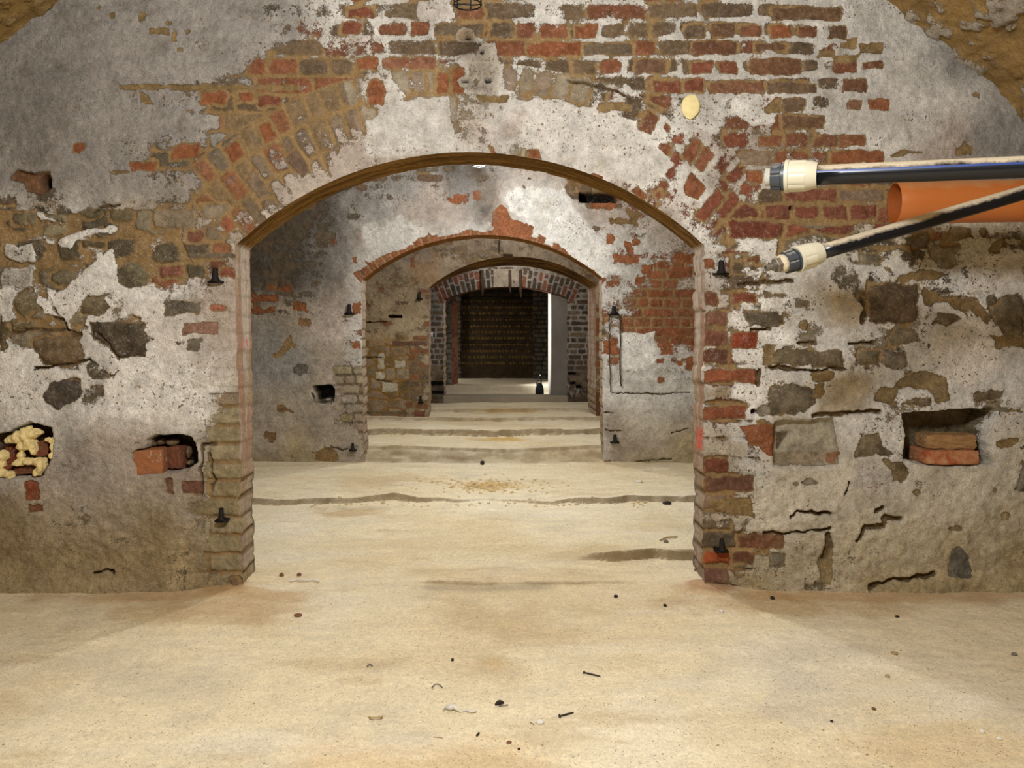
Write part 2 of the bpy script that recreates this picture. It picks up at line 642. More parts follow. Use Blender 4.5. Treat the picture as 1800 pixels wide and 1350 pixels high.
def masonry_wall(name, us, vs, Y, field, outline=None, back=None, YB=None, rfield=None, nt_=26):
    U, V = np.meshgrid(us, vs)
    nr, nc = U.shape
    u, v = U.ravel().copy(), V.ravel().copy()
    q = gq(nr, nc)
    if outline is not None:
        bb0, bb1 = outline.min(0) - 3, outline.max(0) + 3
        cand = np.nonzero((u > bb0[0]) & (u < bb1[0]) & (v > bb0[1]) & (v < bb1[1]))[0]
        ins = np.zeros(u.shape, bool)
        cu, cv = u[cand], v[cand]
        c_in = np.zeros(cu.shape, bool)
        n = len(outline)
        for i in range(n):
            a, b = outline[i], outline[(i + 1) % n]
            if a[1] != b[1]:
                c = (a[1] > cv) != (b[1] > cv)
                c_in ^= c & (cu < (b[0] - a[0]) * (cv - a[1]) / (b[1] - a[1]) + a[0])
        ins[cand] = c_in
        keep = ~ins[q].all(1)
        q = q[keep]
        used = np.zeros(u.shape, bool)
        used[q.ravel()] = True
        sn = np.nonzero(ins & used)[0]
        su, sv = u[sn], v[sn]
        best = np.full(su.shape, 1e9)
        bu, bv = su.copy(), sv.copy()
        for a, b in zip(outline[:-1], outline[1:]):
            e = b - a
            t = np.clip(((su - a[0]) * e[0] + (sv - a[1]) * e[1]) / max(e @ e, 1e-9), 0, 1)
            x, y = a[0] + t * e[0], a[1] + t * e[1]
            d = (x - su) ** 2 + (y - sv) ** 2
            m = d < best
            best = np.where(m, d, best)
            bu = np.where(m, x, bu)
            bv = np.where(m, y, bv)
        u[sn], v[sn] = bu, bv
        remap = np.cumsum(used) - 1
        u, v = u[used], v[used]
        q = remap[q]
    f = field(u, v)
    s = Y / F
    ver = np.stack([(u - CX) * s, Y - f['h'], CAMZ - (v - CY) * s], 1)
    base, plc, pl = f['base'], f['plc'], f['pl']
    if outline is not None:
        nO = len(outline)
        T = np.linspace(0, 1, nt_)
        fo = field(outline[:, 0].copy(), outline[:, 1].copy())
        p0 = np.stack([(outline[:, 0] - CX) * s, np.full(nO, Y) - fo['h'], CAMZ - (outline[:, 1] - CY) * s], 1)
        sb = YB / F
        p1 = np.stack([(back[:, 0] - CX) * sb, np.full(nO, YB), CAMZ - (back[:, 1] - CY) * sb], 1)
        tang = np.gradient(p0, axis=0)
        nrm = np.stack([tang[:, 2], np.zeros(nO), -tang[:, 0]], 1)
        nrm /= np.linalg.norm(nrm, axis=1)[:, None] + 1e-9      # points into the opening
        seg = np.linalg.norm(np.diff(outline, axis=0), axis=1)
        sl = np.concatenate([[0], np.cumsum(seg)])
        SS, TT = np.meshgrid(sl, T, indexing='ij')
        rf = rfield(np.repeat(outline[:, 0], nt_), np.repeat(outline[:, 1], nt_), SS.ravel(), TT.ravel())
        pts = (p0[:, None, :] * (1 - T)[None, :, None] + p1[:, None, :] * T[None, :, None]).reshape(-1, 3)
        hh = rf['h'] * np.minimum(1, TT.ravel() * 8)
        pts = pts + np.repeat(nrm, nt_, 0) * hh[:, None]
        q2 = gq(nO, nt_) + len(ver)
        # back face, coarse, shares the back outline
        ver = np.concatenate([ver, pts])
        q = np.concatenate([q, q2])
        base = np.concatenate([base, rf['base']])
        plc = np.concatenate([plc, rf['plc']])
        pl = np.concatenate([pl, rf['pl']])
        # back face fans from the outline out to a box
        ub = np.array([us.min(), us.max()])
        vb0 = vs.min()
        ctr = back.mean(0)
        outer = []
        for p in back:
            dx, dy = p[0] - ctr[0], p[1] - ctr[1]
            k = 1e9
            if dx < -1e-6:
                k = min(k, (ub[0] - ctr[0]) / dx)
            if dx > 1e-6:
                k = min(k, (ub[1] - ctr[0]) / dx)
            if dy < -1e-6:
                k = min(k, (vb0 - ctr[1]) / dy)
            if dy > 1e-6:
                k = min(k, (p[1] - ctr[1]) / dy if False else 1e9)
            outer.append((ctr[0] + dx * k, min(ctr[1] + dy * k, back[0][1])))
        outer = np.array(outer)
        p2 = np.stack([(outer[:, 0] - CX) * s, np.full(nO, YB), CAMZ - (outer[:, 1] - CY) * s], 1)
        i0 = len(ver)
        ver = np.concatenate([ver, p1 + np.array([0, .0, 0]), p2])
        q3 = np.stack([np.arange(nO - 1), np.arange(1, nO), np.arange(1, nO) + nO, np.arange(nO - 1) + nO], 1) + i0
        q = np.concatenate([q, q3])
        cb = np.tile(lin((150, 138, 120)), (2 * nO, 1))
        base = np.concatenate([base, cb])
        plc = np.concatenate([plc, cb])
        pl = np.concatenate([pl, np.full(2 * nO, .3)])
    return struct(mk(name, ver, q, M_WALL, dict(base=base, plc=plc, pl=pl)))

# ---------------------------------------------------------------- front wall (coordinates: pixels of the photograph on the wall's own plane, 400 px = 1 m)
C1 = grid_num([
    "9*7 8 8 7 6 5 4 6 3 6 2 4 4 5 4 4 4 4 3 3 3 4 4 5 7 9",
    "9*4 7 8 9 9 9 6 4 5 5 5 4 3 4 2 2 3 3 4 4 4 4 5 5 5 6 8 9",
    "9*5 8 8 7 4 3 3 3 3 5 4 3 6 6 4 4 4 4 4 4 4 5 5 6 6 7 9",
    "9*4 8 7 6 3 4 3 2 2 3 5 3 4 5 5 3 3 4 5 3 4 5 5 6 5 6 6 7 9",
    "9*6 8 6 3 3 1 2 4 6 7 5 6 8 8 7 7 8 8 7 6 3 5 4 5 7 7 9",
    "9*2 8 9 7 4 4 3 1 1 2 4 8 8 8 8 8 6 6 9 9 8 7 3 5 5 4 4 4 5 7 8 9",
    "8 5 9 9 8 8 7 2 2 5 8 8 5*12 9 3 6 4 4 3 3 4 6 7 8 8 9",
    "4 5 5 4 5 5 5 3 6 7 5*13 7 6 4 3 2 2 2 3 5 5 5",
    "5 6 5 6 3 5 3 4 5 5*15 6 5 6 3 4 5 5 4 5 4 6 5",
    "6 3 5 6 5 3 3 4 5 5*15 7 5 6 7 7 6 6 6 6 6 8 8",
    "5 4 7 5 7 7 7 7 7 5*15 8 5 5 7 7 7 2 3 5 5 6 4",
    "4 3 3 6 3 7 7 8 7 5*15 8 5 6 5 7 7 6 4 5 8 7 4",
    "9 4 4 6 6 8 8 8 8 5*15 8 4 6 4 5 6 5 6 7 9 8 9",
    "9 8 5 6 8 8 8 8 6 5*15 8 4 6 5 6 7 7 6 5 8 7 8",
    "9 8 8 8 9 9 9 8 4 5*15 7 3 6 6 7 8 8 6 7 8 6 7",
    "7 8 9 9 8 8 8 6 3 5*15 7 5 5 7 8 8 7 7 8 8 7 7",
    "8 7 8 8 8 8 7 4 3 5*15 6 4 8 9 8 9 8 7 8 9 9 8",
    "7 7 8 8 8 8 6 4 3 5*15 5 4 8 9 9 9 9 9 9 9 9 9",
    "7 7 7 7 7 7 7 5 4 5*15 5 5 7 9 8 8 8 8 9 9 9 9",
    "8 8 8 8 8 8 7 6 4 5*15 4 3 5 6 6 6 8 9 9 9 9 9",
    "8*7 7 5 5*15 4 4 7 7 6 7 9 9 9 9 9 9"])
J1 = grid_num([
    "5*9 6 6 6 6 6 6 6 6 6 7 7 7 7 7 7 8 8 8 8 8 7 6 5",
    "5*9 6 6 6 6 7 7 7 6 6 6 7 7 7 7 7 8 8 8 8 8 8 7 5",
    "5*8 4 4 4 4 5 6 6 6 6 6 7 7 7 7 7 7 8 8 8 8 8 8 7 5",
    "5*7 4 4 4 3 4 5 6 5 5 5 5 6 7 5 5 6 6 7 7 7 8 8 8 7 5",
    "5*7 3 2 2 2 3 4 5 5 5 5 5 5 5 5 5 5 5 6 6 6 5 6 6 7 6 5",
    "5*6 3 3 2 2 2 3 4 5 5 5 5 5 5 5 5 5 6 7 6 6 6 5 5 6 6 5",
    "5*6 4 3 2 2 3 4 5 5*12 6 7 7 6 6 5 5 5 5",
    "5*24 5 5 5 5 5 5 4 5 5"])
J1 = np.concatenate([J1, np.full((14, 36), 5.0)])
J1[8:, :8] = 6.2
J1[8:, 24:28] = 4.2
J1[8:, 28:] = 5.6
T1 = grid_chr([
    "g*9 g g w w w p w w w w w w w w w w w w w w w w w w g g",
    "G g*8 g g w p w w w w w w w w w w w w w w w w w w w w g g",
    "G G g*7 g g w p w w w w w w w w w w w w w w w w w w w w g g g",
    "G G g*8 p p p w w w w w w w w w w w w w w w w w w w w w w g g g",
    "G G g*8 p p p p w w p w w W W W W W W w p w w w w w w p g g g",
    "g G g*8 p p p p p w w w w w W W W W w p p p w w w w p p g g g",
    "g*8 g p p p p p p w w w w W W W W W w p w p p w w w p p g g",
    "w q w g q q q p p p p*14 W w w w w c c c q c c",
    "W W W w W W w q q p*15 W w w w w c c c q c c q",
    "W W w W W W w p q p*15 p w W w w w w w c w w w w",
    "W W W W W W w p p p*15 p p W w w w w w w w w w w",
    "W w W W W W W p p p*15 p w W w w w w w w w W w w",
    "W W w W W W W w p p*15 w w W w w w w w w w W w w",
    "W W w w W W W W q p*15 w p W w w w w w w w w w w",
    "w W W W W W W w q p*15 w w W c w w w w w w w w w",
    "w w g p p p w q q q*15 p q w c w w w w c w w c w",
    "w p g g p p p q q q*15 q q w c c c c w c c c c c",
    "q p q q q q q q q q*15 q q c c c c c c c c c c c",
    "b q q q q b q q q q*15 q q c c c c c c c c c c d",
    "b d d b d b d q q q*15 q q c c c c c c c d c d d",
    "d d d d d d d b b q*15 q q d c c c d d d d d d b"])
T1c = np.array([[TL[t] for t in r] for r in T1])
B1 = grid_chr([
    "n*6 t t t n n n r n n m m m m m m m m m m m m m m m m n",
    "n*5 t t n n n m m m m m m m m m m m m m m m m m m m m m n",
    "n*7 n n m m m m m m m m n m m m m m m m m m m m m m m m n",
    "n*7 m m m m m m m m m m m m n n n m m m m m m m m m m m n",
    "n*7 a a a a a a m m m m m m m m m m m m r m m m m m m n",
    "n*6 m a a a a a a m m m m m m m m m m m r m m m m m m n",
    "n*7 a a a a a a*11 m r m m m m m m m m n",
    "s*6 m a a a*15 m r r r r r r r m s s",
    "s*6 n a a a*15 p m r p s s s t s s s",
    "s*6 m m a a*15 p m m s s s s s s s s",
    "s*6 s p p a*15 p r m s s s k s s s s",
    "s*7 p p p*15 p r m s s s s s s s s",
    "s*7 p p p*15 p r m s s s s s s s s",
    "s*7 p p p*15 p r m s s s s s s s s",
    "s*7 j j j*15 p r m s s s s s s s s",
    "s*7 j j j*15 p r m s s s s s s s s",
    "s*7 j j j*15 p m m s s s s s s s s",
    "s*7 j j j*15 n m m s s s s s s s s",
    "s*7 j j j*15 n n m s s s s s s s s",
    "s*7 j j j*15 n m m s s s s s s s s",
    "s*7 j j j*15 n m m s s s s s s s s"])
RC, RR = (826.0, 865.0), (597.0, 650.0, 707.0, 757.0)


def jamb_l(v):
    v = np.asarray(v, float)
    r = np.floor((v - 715) / 32.4)
    f = (v - 715) / 32.4 - r
    base = 413 + (v - 430) / 620 * 14
    amt = .25 + .75 * sm(600, 720, v)
    return base + (h2(r.astype(int), 3, 5) - .5) * 7 * amt - 3.5 * amt * (1 - sm(0, .16, np.minimum(f, 1 - f))) + (vn(v, v * 0, 11, 3) - .5) * 3 * amt


def jamb_r(v):
    v = np.asarray(v, float)
    r = np.floor((v - 448) / 32.3)
    f = (v - 448) / 32.3 - r
    base = 1236 - (v - 430) / 620 * 1
    return base + (h2(r.astype(int), 4, 6) - .5) * 7 + 3.5 * (1 - sm(0, .16, np.minimum(f, 1 - f))) + (vn(v, v * 0, 11, 4) - .5) * 3


def field_front(u, v):
    s = Fld(u, v, 400.0)
    # courses
    e, cu, cv, ia, ib = courses(u, v, 32.35, 4.0, 97, 48, 11)
    let = near(B1, np.clip(cu, 0, 1799), np.clip(cv, 0, 1049))
    bc = pick(let, ia)
    idr = ib
    # quoins of the jambs
    for side in (0, 1):
        ph = 715 if side == 0 else 448
        eq, qu, qv, qa, qb = courses(u, v, 32.35, ph, 97, 48, 31 + side, .6)
        r = np.floor((v - ph) / 32.35).astype(int)
        x = (418 - u) if side == 0 else (u - 1234)
        L = np.where(r % 2 == 0, 52, 98)
        f = (v - ph) / 32.35 - r
        ey = np.minimum(f, 1 - f) * 32.35
        ex = np.minimum(np.abs(x - L), np.where(L > 60, 99, 99))
        zone = (x < L) & (v > 436 + 8 * (side == 0)) & (x > -30)
        e2 = np.minimum(ex, ey)
        c2 = pick(near(B1, np.clip(qu * 0 + (390 if side == 0 else 1262), 0, 1799), np.clip(qv, 0, 1049)), h2(r, 5, 8 + side))
        e = np.where(zone, e2, np.where((x < L + 6) & (x >= L) & (v > 436), np.minimum(e, np.abs(x - L)), e))
        bc = np.where(zone[:, None], c2, bc)
        idr = np.where(zone, h2(r, 6, 9), idr)
        s.jdepth = np.where(zone & (v > 640), .014, np.where(zone, .009, s.jdepth))
    # rubble stone
    es, su_, sv_, sa, sb = stones(u, v, 86, 52, 21)
    edge = 12 * cn(u, v, 60, 22, 3)
    zl = (u < 330 + edge) & (v > 372 + edge)
    zr = (u > 1385 + edge + 45 * sm(700, 900, v) - 20) & (v > 398 + edge)
    z = zl | zr
    sc_ = pick(near(B1, np.clip(su_, 0, 1799), np.clip(sv_, 0, 1049)), sa)
    e = np.where(z, np.where(zl & (v < 640), es - 5 - 3 * vn(u, v, 60, 67), es), e)
    bc = np.where(z[:, None], sc_ * 1.12, bc)
    idr = np.where(z, sb, idr)
    s.jdepth = np.where(z, .013, s.jdepth)
    # arch ring
    dx, dy = u - RC[0], RC[1] - v
    rad = np.hypot(dx, dy) + (vn(u, v, 60, 41) - .5) * 6
    ang = np.arctan2(dx, dy)
    ring = (rad > RR[0] - 8) & (rad < RR[3]) & (np.abs(ang) < math.radians(44.2)) & (v < 470)
    row = np.digitize(rad, RR[1:3])
    rin = np.array([RR[0] - 8, RR[1], RR[2]])[row]
    rout = np.array(RR[1:])[row]
    pit = 29.5 / 680
    a = ang / pit + h2(row, 3, 44) * 5
    k = np.floor(a).astype(int)
    jj = lambda q: (h2(q, row, 45) - .5) * .22
    k = np.where(a < k + jj(k), k - 1, k)
    k = np.where(a >= k + 1 + jj(k + 1), k + 1, k)
    ea = np.minimum(a - k - jj(k), k + 1 + jj(k + 1) - a) * pit * rad
    er = np.minimum(rad - rin, rout - rad)
    er = np.where(row == 0, rout - rad, er)
    ea, er = np.maximum(ea, 0), np.maximum(er, 0)
    e2 = ea + er - np.sqrt(ea * ea + er * er)
    rc = pick(near(B1, u, v), h2(k, row, 46))
    rlet = np.where(ang < -.30, 'a', np.where(ang > .52, 'r', np.where(np.abs(ang) < .3, 'p', 'm')))
    rc = pick(rlet, h2(k, row, 46))
    e = np.where(ring, e2, e)
    bc = np.where(ring[:, None], rc, bc)
    idr = np.where(ring, h2(k, row, 47), idr)
    s.e, s.bc = e, bc
    jt = 1 - sm(1.5, 7, e)
    cov = samp(C1, u, v) / 9.0
    J = (samp(J1, u, v) - 5) / 3.0
    s.P = (cov - .52) * 1.9 + J * (jt - .32) * .85 + cn(u, v, 46, 51, 5) * .48 + cn(u, v, 13, 52, 3) * .26 + (idr - .5) * .42 * (1 - jt)
    s.plc = samp(T1c, u, v) * (1 + .13 * cn(u, v, 90, 53, 4) + .05 * cn(u, v, 16, 54, 3))[:, None]
    s.stain(R(-60, -40, 330, 330), (132, 126, 118), .25, 60, 301, 60)
    s.show = np.where(z, .10, .42)
    s.P = np.where(zl & (v < 610), s.P - .28 - .28 * sm(520, 460, v) - .25 * cn(u, v, 80, 68, 3), s.P)
    s.P = np.where((u > 362 + 8 * cn(u, v, 30, 64, 2)) & (u < 440) & (v > 690), s.P - .55, s.P)
    s.rough = .0018 + .0065 * sm(800, 940, v) * (.4 + .6 * vn(u, v, 140, 66)) + .0012 * sm(380, 460, v)
    ochre = sm(-.1, .5, cn(u, v, 120, 63, 3))[:, None]
    tint = (sm(.1, .7, cn(u, v, 70, 69, 4)) * ring * .55)[:, None]
    s.plc = s.plc * (1 - tint) + lin((186, 168, 158)) * tint
    # ---- what the photograph shows, piece by piece
    o, r_, n_, t_, k_ = (170, 94, 54), (152, 80, 58), (124, 104, 86), (160, 128, 80), (80, 68, 56)
    st, br, wh = (120, 107, 88), (130, 104, 70), 'W'
    pa = s.patch
    i = 100
    for box, c in [((127, 250, 152, 267), o), ((300, 253, 350, 278), o), ((228, 284, 276, 302), o), ((352, 160, 398, 184), o),
                   ((418, 162, 446, 178), o), ((453, 166, 495, 186), r_), ((610, 13, 656, 32), r_), ((600, 38, 636, 60), r_),
                   ((625, 100, 664, 122), o), ((672, 101, 765, 120), (170, 105, 80)), ((766, 126, 791, 164), o), ((794, 120, 816, 164), o),
                   ((800, 13, 850, 34), (150, 92, 62)), ((765, 42, 850, 62), n_), ((645, 141, 675, 184), o), ((928, 73, 1021, 98), (166, 88, 50)),
                   ((1010, 43, 1050, 68), o), ((1024, 75, 1112, 97), n_), ((1147, 140, 1240, 164), r_), ((1200, 138, 1238, 162), r_),
                   ((1524, 171, 1566, 195), (178, 100, 60)), ((1374, 202, 1450, 226), (140, 100, 74)), ((1457, 264, 1554, 289), o),
                   ((1430, 236, 1474, 258), (158, 100, 74)), ((1476, 236, 1522, 258), (172, 104, 66)), ((1332, 238, 1376, 258), (164, 98, 66)),
                   ((1245, 141, 1346, 165), (152, 98, 72)), ((1348, 144, 1438, 164), (136, 106, 84)), ((1374, 173, 1415, 198), (136, 106, 86)),
                   ((1116, 102, 1172, 130), (140, 100, 78)), ((1213, 106, 1254, 130), r_), ((1262, 107, 1296, 130), (140, 78, 52)),
                   ((1316, 102, 1410, 132), (146, 96, 68)), ((1464, 104, 1506, 128), (150, 88, 62)), ((1515, 108, 1553, 123), (148, 90, 64)),
                   ((1202, 43, 1240, 68), (126, 102, 84)), ((1250, 42, 1292, 68), (140, 98, 72)), ((1300, 44, 1340, 66), (150, 90, 62)),
                   ((1352, 43, 1392, 68), o), ((1402, 45, 1438, 66), (142, 86, 60)), ((1215, 72, 1296, 97), (134, 86, 62)),
                   ((1325, 75, 1384, 90), (132, 92, 70)), ((1455, 44, 1488, 68), (124, 90, 70)), ((1354, 12, 1480, 36), (132, 96, 70)),
                   ((1480, 138, 1525, 162), (140, 92, 70)), ((1486, 176, 1516, 194), (150, 104, 80)),
                   # right-hand courses behind the pipes
                   ((1280, 388, 1378, 419), (142, 70, 54)), ((1343, 361, 1389, 386), (150, 84, 66)), ((1394, 361, 1441, 385), (152, 80, 60)),
                   ((1445, 361, 1490, 385), (150, 84, 64)), ((1495, 360, 1540, 385), (146, 76, 58)), ((1378, 331, 1470, 354), (152, 84, 66)),
                   ((1475, 332, 1556, 354), (150, 122, 106)), ((1310, 298, 1340, 320), o), ((1300, 265, 1356, 290), (166, 140, 122)),
                   ((1375, 290, 1455, 312), (160, 104, 80)),
                   # right jamb
                   ((1237, 454, 1257, 471), o), ((1308, 450, 1335, 464), (150, 92, 60)), ((1237, 513, 1262, 537), (140, 82, 66)),
                   ((1286, 513, 1330, 533), (152, 76, 56)), ((1238, 548, 1278, 573), (140, 90, 74)), ((1237, 580, 1280, 607), (138, 80, 64)),
                   ((1284, 584, 1331, 612), (166, 66, 34)), ((1236, 614, 1279, 640), (126, 78, 64)), ((1236, 648, 1331, 674), (172, 88, 56)),
                   ((1237, 714, 1312, 737), (160, 82, 54)), ((1237, 805, 1280, 831), (142, 74, 56)), ((1238, 837, 1327, 864), (130, 84, 68)),
                   ((1235, 870, 1279, 894), (150, 122, 102)), ((1297, 939, 1379, 964), (142, 88, 64)), ((1235, 968, 1288, 992), (182, 76, 28)),
                   ((1287, 970, 1325, 992), (136, 84, 64)), ((1233, 998, 1279, 1024), (138, 92, 80)),
                   # left jamb and wall
                   ((322, 566, 384, 587), (160, 96, 84)), ((370, 535, 399, 548), (190, 74, 44)), ((278, 466, 322, 489), (162, 94, 76)),
                   ((326, 464, 358, 487), (110, 98, 80)), ((387, 470, 412, 488), (160, 78, 54)), ((328, 402, 358, 424), (152, 92, 74)),
                   ((43, 845, 71, 879), (178, 76, 34)), ((52, 886, 76, 898), (140, 62, 40)), ((318, 846, 358, 868), (138, 86, 72)),
                   ((290, 840, 305, 867), (150, 100, 84)), ((407, 1016, 422, 1032), (110, 62, 50)), ((268, 367, 345, 401), (160, 140, 120)),
                   ((354, 360, 400, 384), (160, 142, 124))]:
        i += 1
        x0, y0, x1, y1 = box
        d = 3
        pa([(x0 + 1, y0 + 2), ((x0 + x1) / 2, y0), (x1 - 1, y0 + 1), (x1, (y0 + y1) / 2), (x1 - 2, y1), ((x0 + x1) / 2, y1 - 1), (x0 + 2, y1)], c, seed=i, rough=3.5)
    # ring bricks that stand out
    for pts, c in [([(1200, 272), (1220, 242), (1236, 256), (1214, 290)], (158, 90, 62)), ([(1219, 290), (1238, 258), (1256, 272), (1234, 302)], (160, 92, 64)),
                   ([(1202, 325), (1216, 305), (1242, 332), (1226, 352), (1206, 342)], (172, 96, 58)), ([(1222, 380), (1262, 332), (1277, 346), (1238, 392)], (160, 84, 62)),
                   ([(1122, 226), (1138, 193), (1159, 203), (1144, 237)], (142, 84, 60)), ([(928, 262), (934, 249), (947, 258), (952, 280), (928, 278)], o),
                   ([(453, 220), (474, 212), (486, 240), (466, 250)], o), ([(393, 262), (415, 247), (432, 272), (410, 290)], o),
                   ([(384, 392), (398, 378), (416, 398), (400, 412)], (180, 100, 70)), ([(1038, 306), (1052, 296), (1062, 310), (1050, 316)], o),
                   ([(1106, 336), (1122, 326), (1136, 346), (1128, 352)], o), ([(1150, 342), (1160, 336), (1164, 346), (1156, 354)], r_),
                   ([(860, 256), (868, 258), (872, 270), (864, 270)], o), ([(1170, 214), (1178, 226), (1174, 232), (1168, 224)], r_),
                   ([(430, 318), (446, 300), (480, 340), (455, 352)], (150, 124, 104)), ([(500, 280), (522, 262), (548, 300), (530, 312)], (138, 108, 92))]:
        i += 1
        pa(pts, c, seed=i, rough=3)
    # bare mortar and flaked spots
    for pts in [R(262, 51, 297, 61), R(245, 22, 257, 36), R(292, 37, 303, 45), R(302, 56, 312, 74), R(325, 55, 335, 62), R(311, 84, 324, 93), R(192, 300, 230, 305),
                R(210, 150, 330, 156), R(300, 149, 530, 159), [(248, 164), (258, 166), (270, 184), (262, 182), (250, 178)], R(170, 12, 176, 17), R(193, 24, 203, 33),
                [(470, 90), (484, 90), (472, 120), (470, 116)], [(1680, 262), (1697, 248), (1713, 258), (1706, 270), (1682, 272)],
                [(1706, 168), (1714, 160), (1724, 166), (1720, 176)], [(1562, 272), (1590, 262), (1622, 268), (1600, 271), (1568, 278)],
                R(1440, 88, 1468, 100), R(1480, 76, 1500, 84), R(1510, 76, 1552, 96), R(1488, 68, 1505, 84), [(1460, 100), (1512, 96), (1504, 112), (1470, 110)],
                [(1344, 190), (1372, 170), (1376, 196), (1340, 202)], R(1050, 183, 1110, 196), R(978, 205, 1045, 210), [(840, 170), (895, 168), (890, 182), (850, 180)],
                R(1440, 948, 1462, 1000), [(1436, 980), (1462, 985), (1456, 1024), (1440, 1022)], R(1245, 935, 1250, 940),
                [(1248, 880), (1320, 874), (1326, 910), (1300, 908), (1255, 895)], R(1330, 740, 1344, 760)]:
        i += 1
        pa(pts, t_, ring=False, seed=i, rough=4, hgt=-.002)
    for pts, c in [  # stones at the left
            (R(24, 374, 64, 394), (140, 124, 98)), (E(212, 380, 22, 12), (118, 104, 80)), (E(157, 375, 19, 8), (108, 98, 80)), (R(74, 395, 115, 414), (150, 138, 112)),
            (E(186, 410, 17, 7), (104, 96, 82)), (R(142, 423, 185, 437), (110, 96, 72)), (E(110, 489, 21, 15), (124, 114, 94)), (E(229, 485, 32, 22), (112, 102, 82)),
            ([(19, 530), (30, 514), (60, 512), (70, 540), (40, 560), (26, 550)], (126, 112, 86)), ([(140, 540), (150, 522), (182, 520), (190, 540), (170, 556), (144, 552)], (120, 106, 82)),
            (E(155, 480, 13, 14), (124, 110, 88)), (R(291, 531, 354, 553), (94, 88, 80)),
            ([(156, 566), (200, 564), (250, 570), (260, 590), (256, 628), (212, 630), (180, 604), (164, 592)], (86, 74, 62)),
            ([(60, 600), (80, 592), (136, 590), (142, 612), (150, 634), (112, 645), (78, 640), (62, 618)], (124, 100, 74)),
            ([(72, 694), (84, 674), (110, 666), (140, 670), (144, 690), (136, 706), (100, 718), (80, 708)], (92, 80, 76)),
            ([(303, 668), (312, 664), (318, 672), (330, 674), (322, 690), (304, 686)], (140, 120, 88)), (E(205, 660, 9, 10), (120, 104, 80)), (R(203, 712, 216, 717), (140, 120, 82)),
            (E(6, 590, 9, 40), (110, 94, 66)), (R(210, 648, 222, 676), (146, 122, 80)), (E(105, 735 - 80, 1, 1), (140, 120, 88)),
            (R(20, 565, 62, 580), (130, 112, 80)), (R(330, 597, 355, 617), (96, 90, 80)),
            # at the right
            ([(1349, 690), (1358, 678), (1400, 675), (1430, 684), (1433, 706), (1415, 728), (1352, 730)], (112, 100, 84)),
            (R(1526, 499, 1615, 568), (102, 84, 66)), ([(1356, 632), (1362, 616), (1400, 611), (1480, 618), (1484, 646), (1360, 640)], (116, 102, 82)),
            ([(1310, 552), (1340, 546), (1380, 552), (1378, 570), (1318, 574)], (104, 92, 78)), ([(1585, 416), (1632, 408), (1636, 420), (1630, 438), (1600, 428)], (104, 92, 76)),
            ([(1656, 428), (1664, 410), (1684, 400), (1706, 400), (1708, 416), (1670, 430)], (132, 108, 76)), (E(1729, 408, 8, 7), (120, 98, 64)),
            ([(1740, 441), (1748, 422), (1764, 418), (1769, 428), (1746, 443)], (132, 110, 74)), ([(1639, 570), (1650, 550), (1680, 552), (1693, 560), (1668, 572)], (112, 96, 76)),
            ([(1748, 545), (1762, 522), (1802, 520), (1802, 600), (1766, 596), (1756, 570)], (122, 108, 84)), (E(1743, 526, 8, 10), (120, 106, 84)),
            ([(1561, 590), (1576, 576), (1606, 580), (1620, 600), (1590, 604), (1566, 606)], (128, 114, 94)), (R(1555, 618, 1592, 646), (124, 114, 104)), (R(1511, 616, 1546, 644), (126, 112, 90)),
            ([(1632, 606), (1647, 606), (1640, 626), (1634, 616)], (128, 110, 82)), ([(1711, 608), (1738, 604), (1730, 614), (1714, 620)], (126, 110, 84)), (E(1734, 631, 8, 9), (128, 114, 92)),
            (zp(1500, 390, 4.09, [(130, 1290), (200, 1170), (280, 1190), (370, 1100), (480, 1080), (660, 1120), (690, 1270), (590, 1310), (540, 1200), (330, 1200), (290, 1300)]), (136, 112, 78)),
            (R(1590, 700, 1636, 714), (112, 96, 74)), (E(1684, 661, 8, 4), (120, 106, 84)), (E(1704, 657, 6, 3), (120, 106, 84)),
            ([(1713, 694), (1740, 684), (1768, 684), (1764, 700), (1720, 706)], (120, 104, 80)),
            (zp(1500, 700, 3.75, [(0, 360), (60, 240), (160, 240), (190, 310), (280, 370), (200, 390), (0, 390)]), (120, 104, 82)),
            (zp(1500, 700, 3.75, [(160, 400), (330, 420), (375, 500), (320, 550), (250, 560), (255, 490)]), (132, 112, 80)),
            (R(1351, 975, 1381, 998), (112, 106, 98)), (E(1425, 849, 18, 7), (122, 114, 104)), (E(1399, 851, 6, 4), (128, 120, 108)), (E(1350, 830, 4, 3), (120, 112, 100)),
            (E(1533, 845, 16, 8), (150, 144, 136)), ([(1795, 830), (1800, 815), (1812, 820), (1806, 866), (1782, 862)], (120, 114, 104)), (E(1749, 862, 4, 5), (150, 132, 100)),
            (E(1768, 905, 10, 8), (170, 146, 100)), (E(1678, 929, 13, 5), (150, 124, 76)), (E(1610, 865, 6, 4), (178, 150, 100)),
            (E(1412, 572, 8, 8), (140, 112, 72)), (R(1345, 514, 1385, 524), (120, 106, 86)), (R(1400, 528, 1424, 540), (130, 118, 100)), (R(1510, 445, 1546, 466), (140, 128, 108))]:
        i += 1
        pa(pts, tuple(min(255, q * 1.08) for q in c), seed=i, rough=5, hgt=.007, var=.24, val=-.40)
